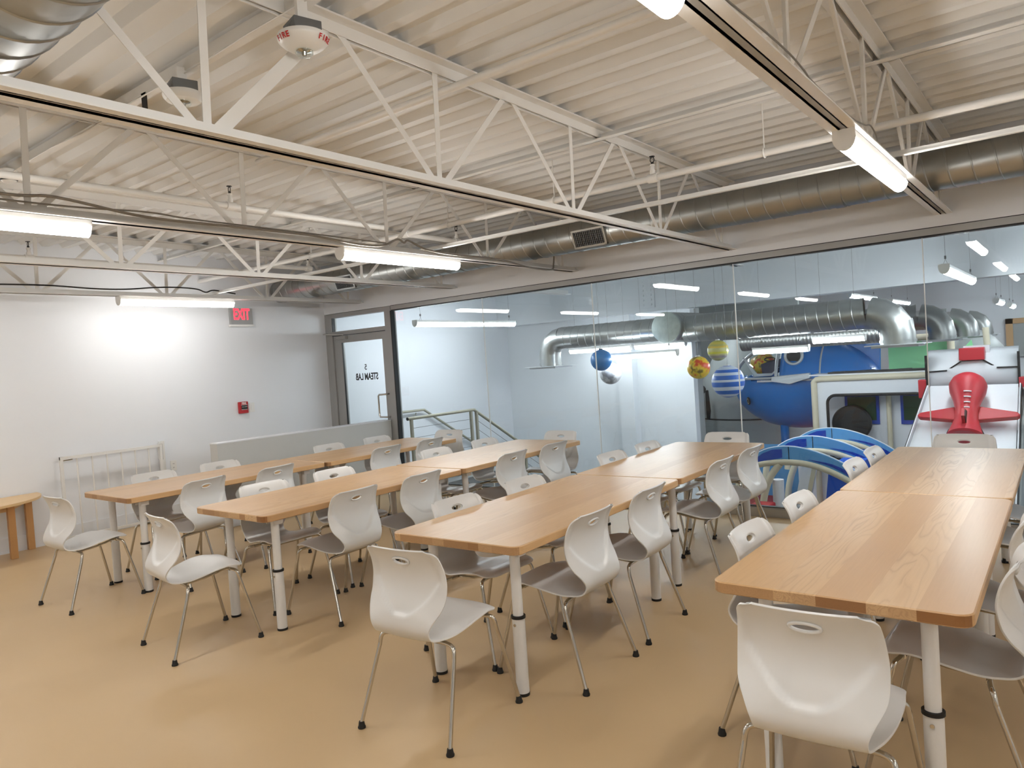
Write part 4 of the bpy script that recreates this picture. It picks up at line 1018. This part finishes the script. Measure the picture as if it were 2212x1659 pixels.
b = MB(); n = len(curve); b.add(cs_ + cs2, [(i, i + 1, n + i + 1, n + i) for i in range(n - 1)]); hb_ = b.build('head_board', 'playwhite', t, smooth=True); hb_.modifiers.new('th', 'SOLIDIFY').thickness = .03
b = MB()
zz = [(-.52, 2.075), (-.30, 2.085), (-.15, 2.19), (.07, 2.20), (.21, 2.10), (.42, 2.10)]
for (xa, za), (xb, zb_) in zip(zz[:-1], zz[1:]): b.bar((xa, yb - .008 + max(0, (za + zb_) / 2 - 2.1) * .45, za), (xb, yb - .008 + max(0, (za + zb_) / 2 - 2.1) * .45, zb_), .012, .016)
b.build('black_stripe', 'black', t)
for x in (-.525, .425): MB().box(x - .012, x + .012, yb - .01, yb + .06, 1.86, 2.28).build('edge_seam', 'black', t)
MB().box(-.165, .095, yb - .05, yb + .1, 2.20, 2.35).build('red_pad', 'redpad', t, bevel=.01)
MB().box(-.13, .14, yb + .1, yb + .25, 2.25, 2.37).build('pad_backing', 'playwhite', t)
for x in (-.58, .46): MB().box(x - .04, x + .05, yb - .02, yb + .12, 1.75, 1.98).build('side_pad', 'redpad', t, bevel=.01)
MB().box(.47, .52, yb - .3, yb + .1, 0, 1.85).build('black_drape', 'black', t)

# red plane lying on the ramp
t = empty('red_toy_plane', (-1.01, 9.98, .565), label='red padded toy plane with grey nose mounted on the white ramp', cat='play structure')
t.rotation_euler = (math.atan2(1.88, 1.64), 0, 0)
# body along local y; viewed from the tail
MB().lathe([(-.46, .0), (-.46, .17), (-.44, .19), (-.30, .145), (-.18, .115), (-.05, .115), (.08, .145), (.2, .185), (.29, .195), (.36, .17), (.41, .12), (.43, .085)], (0, 0, .185), 'y', 36).build('plane_body', 'redpad', t, smooth=True)
MB().lathe([(.43, .085), (.445, .07), (.45, 0)], (0, 0, .185), 'y', 24).build('nose_cone', 'silver', t, smooth=True)
ss = [(0, 0), (.40, -.09), (.43, -.13), (.40, -.16), (.05, -.20), (0, -.20)]
for s in (-1, 1):
    MB().prism([(s * (.08 + x), y + .03, .08) for x, y in ss], (0, 0, .07)).build('wing', 'redpad', t, bevel=.012)
MB().prism([(-.015, -.36, .33), (-.015, -.14, .30), (-.015, -.24, .47), (-.015, -.34, .47)], (.03, 0, 0)).build('tail_fin', 'redpad', t)
MB().prism([(.015, -.35, .34), (.015, -.17, .32), (.015, -.25, .455), (.015, -.33, .455)], (.008, 0, 0)).build('fin_face', 'rubberdk', t)
for k in range(4):
    y = -.10 + .065 * k; rr_ = .12 + (.0, .012, .028, .045)[k]
    MB().tube([(rr_ * math.sin(a), y, .185 + rr_ * math.cos(a)) for a in (-.12, .05, .2, .35)], .008, 6).build('stripe_mark', 'playwhite', t)
for s in (-1, 1): MB().lathe([(-.462, .172), (-.44, .192), (-.40, .182), (-.36, .166)], (0, 0, .186), 'y', 12, a0=(PI / 2 if s > 0 else 3 * PI / 2) - .4, a1=(PI / 2 if s > 0 else 3 * PI / 2) + .4).build('tail_patch', 'rubberdk', t)

# ------------------------------------------------------------------ world and view
w = bpy.data.worlds.new('world'); bpy.context.scene.world = w; w.use_nodes = True
w.node_tree.nodes['Background'].inputs[0].default_value = (.8, .82, .85, 1); w.node_tree.nodes['Background'].inputs[1].default_value = .05
sc = bpy.context.scene
sc.view_settings.view_transform = 'Standard'; sc.view_settings.look = 'None'; sc.view_settings.gamma = 1; sc.view_settings.exposure = 1.33; sc.view_settings.use_curve_mapping = False
sc.cycles.use_adaptive_sampling = True; sc.cycles.adaptive_threshold = .08; sc.cycles.adaptive_min_samples = 16; sc.cycles.max_bounces = 6; sc.cycles.diffuse_bounces = 4; sc.cycles.glossy_bounces = 3; sc.cycles.transparent_max_bounces = 10; sc.cycles.transmission_bounces = 2
sc.cycles.sample_clamp_indirect = 6; sc.cycles.caustics_reflective = False; sc.cycles.caustics_refractive = False
sc.cycles.use_denoising = True
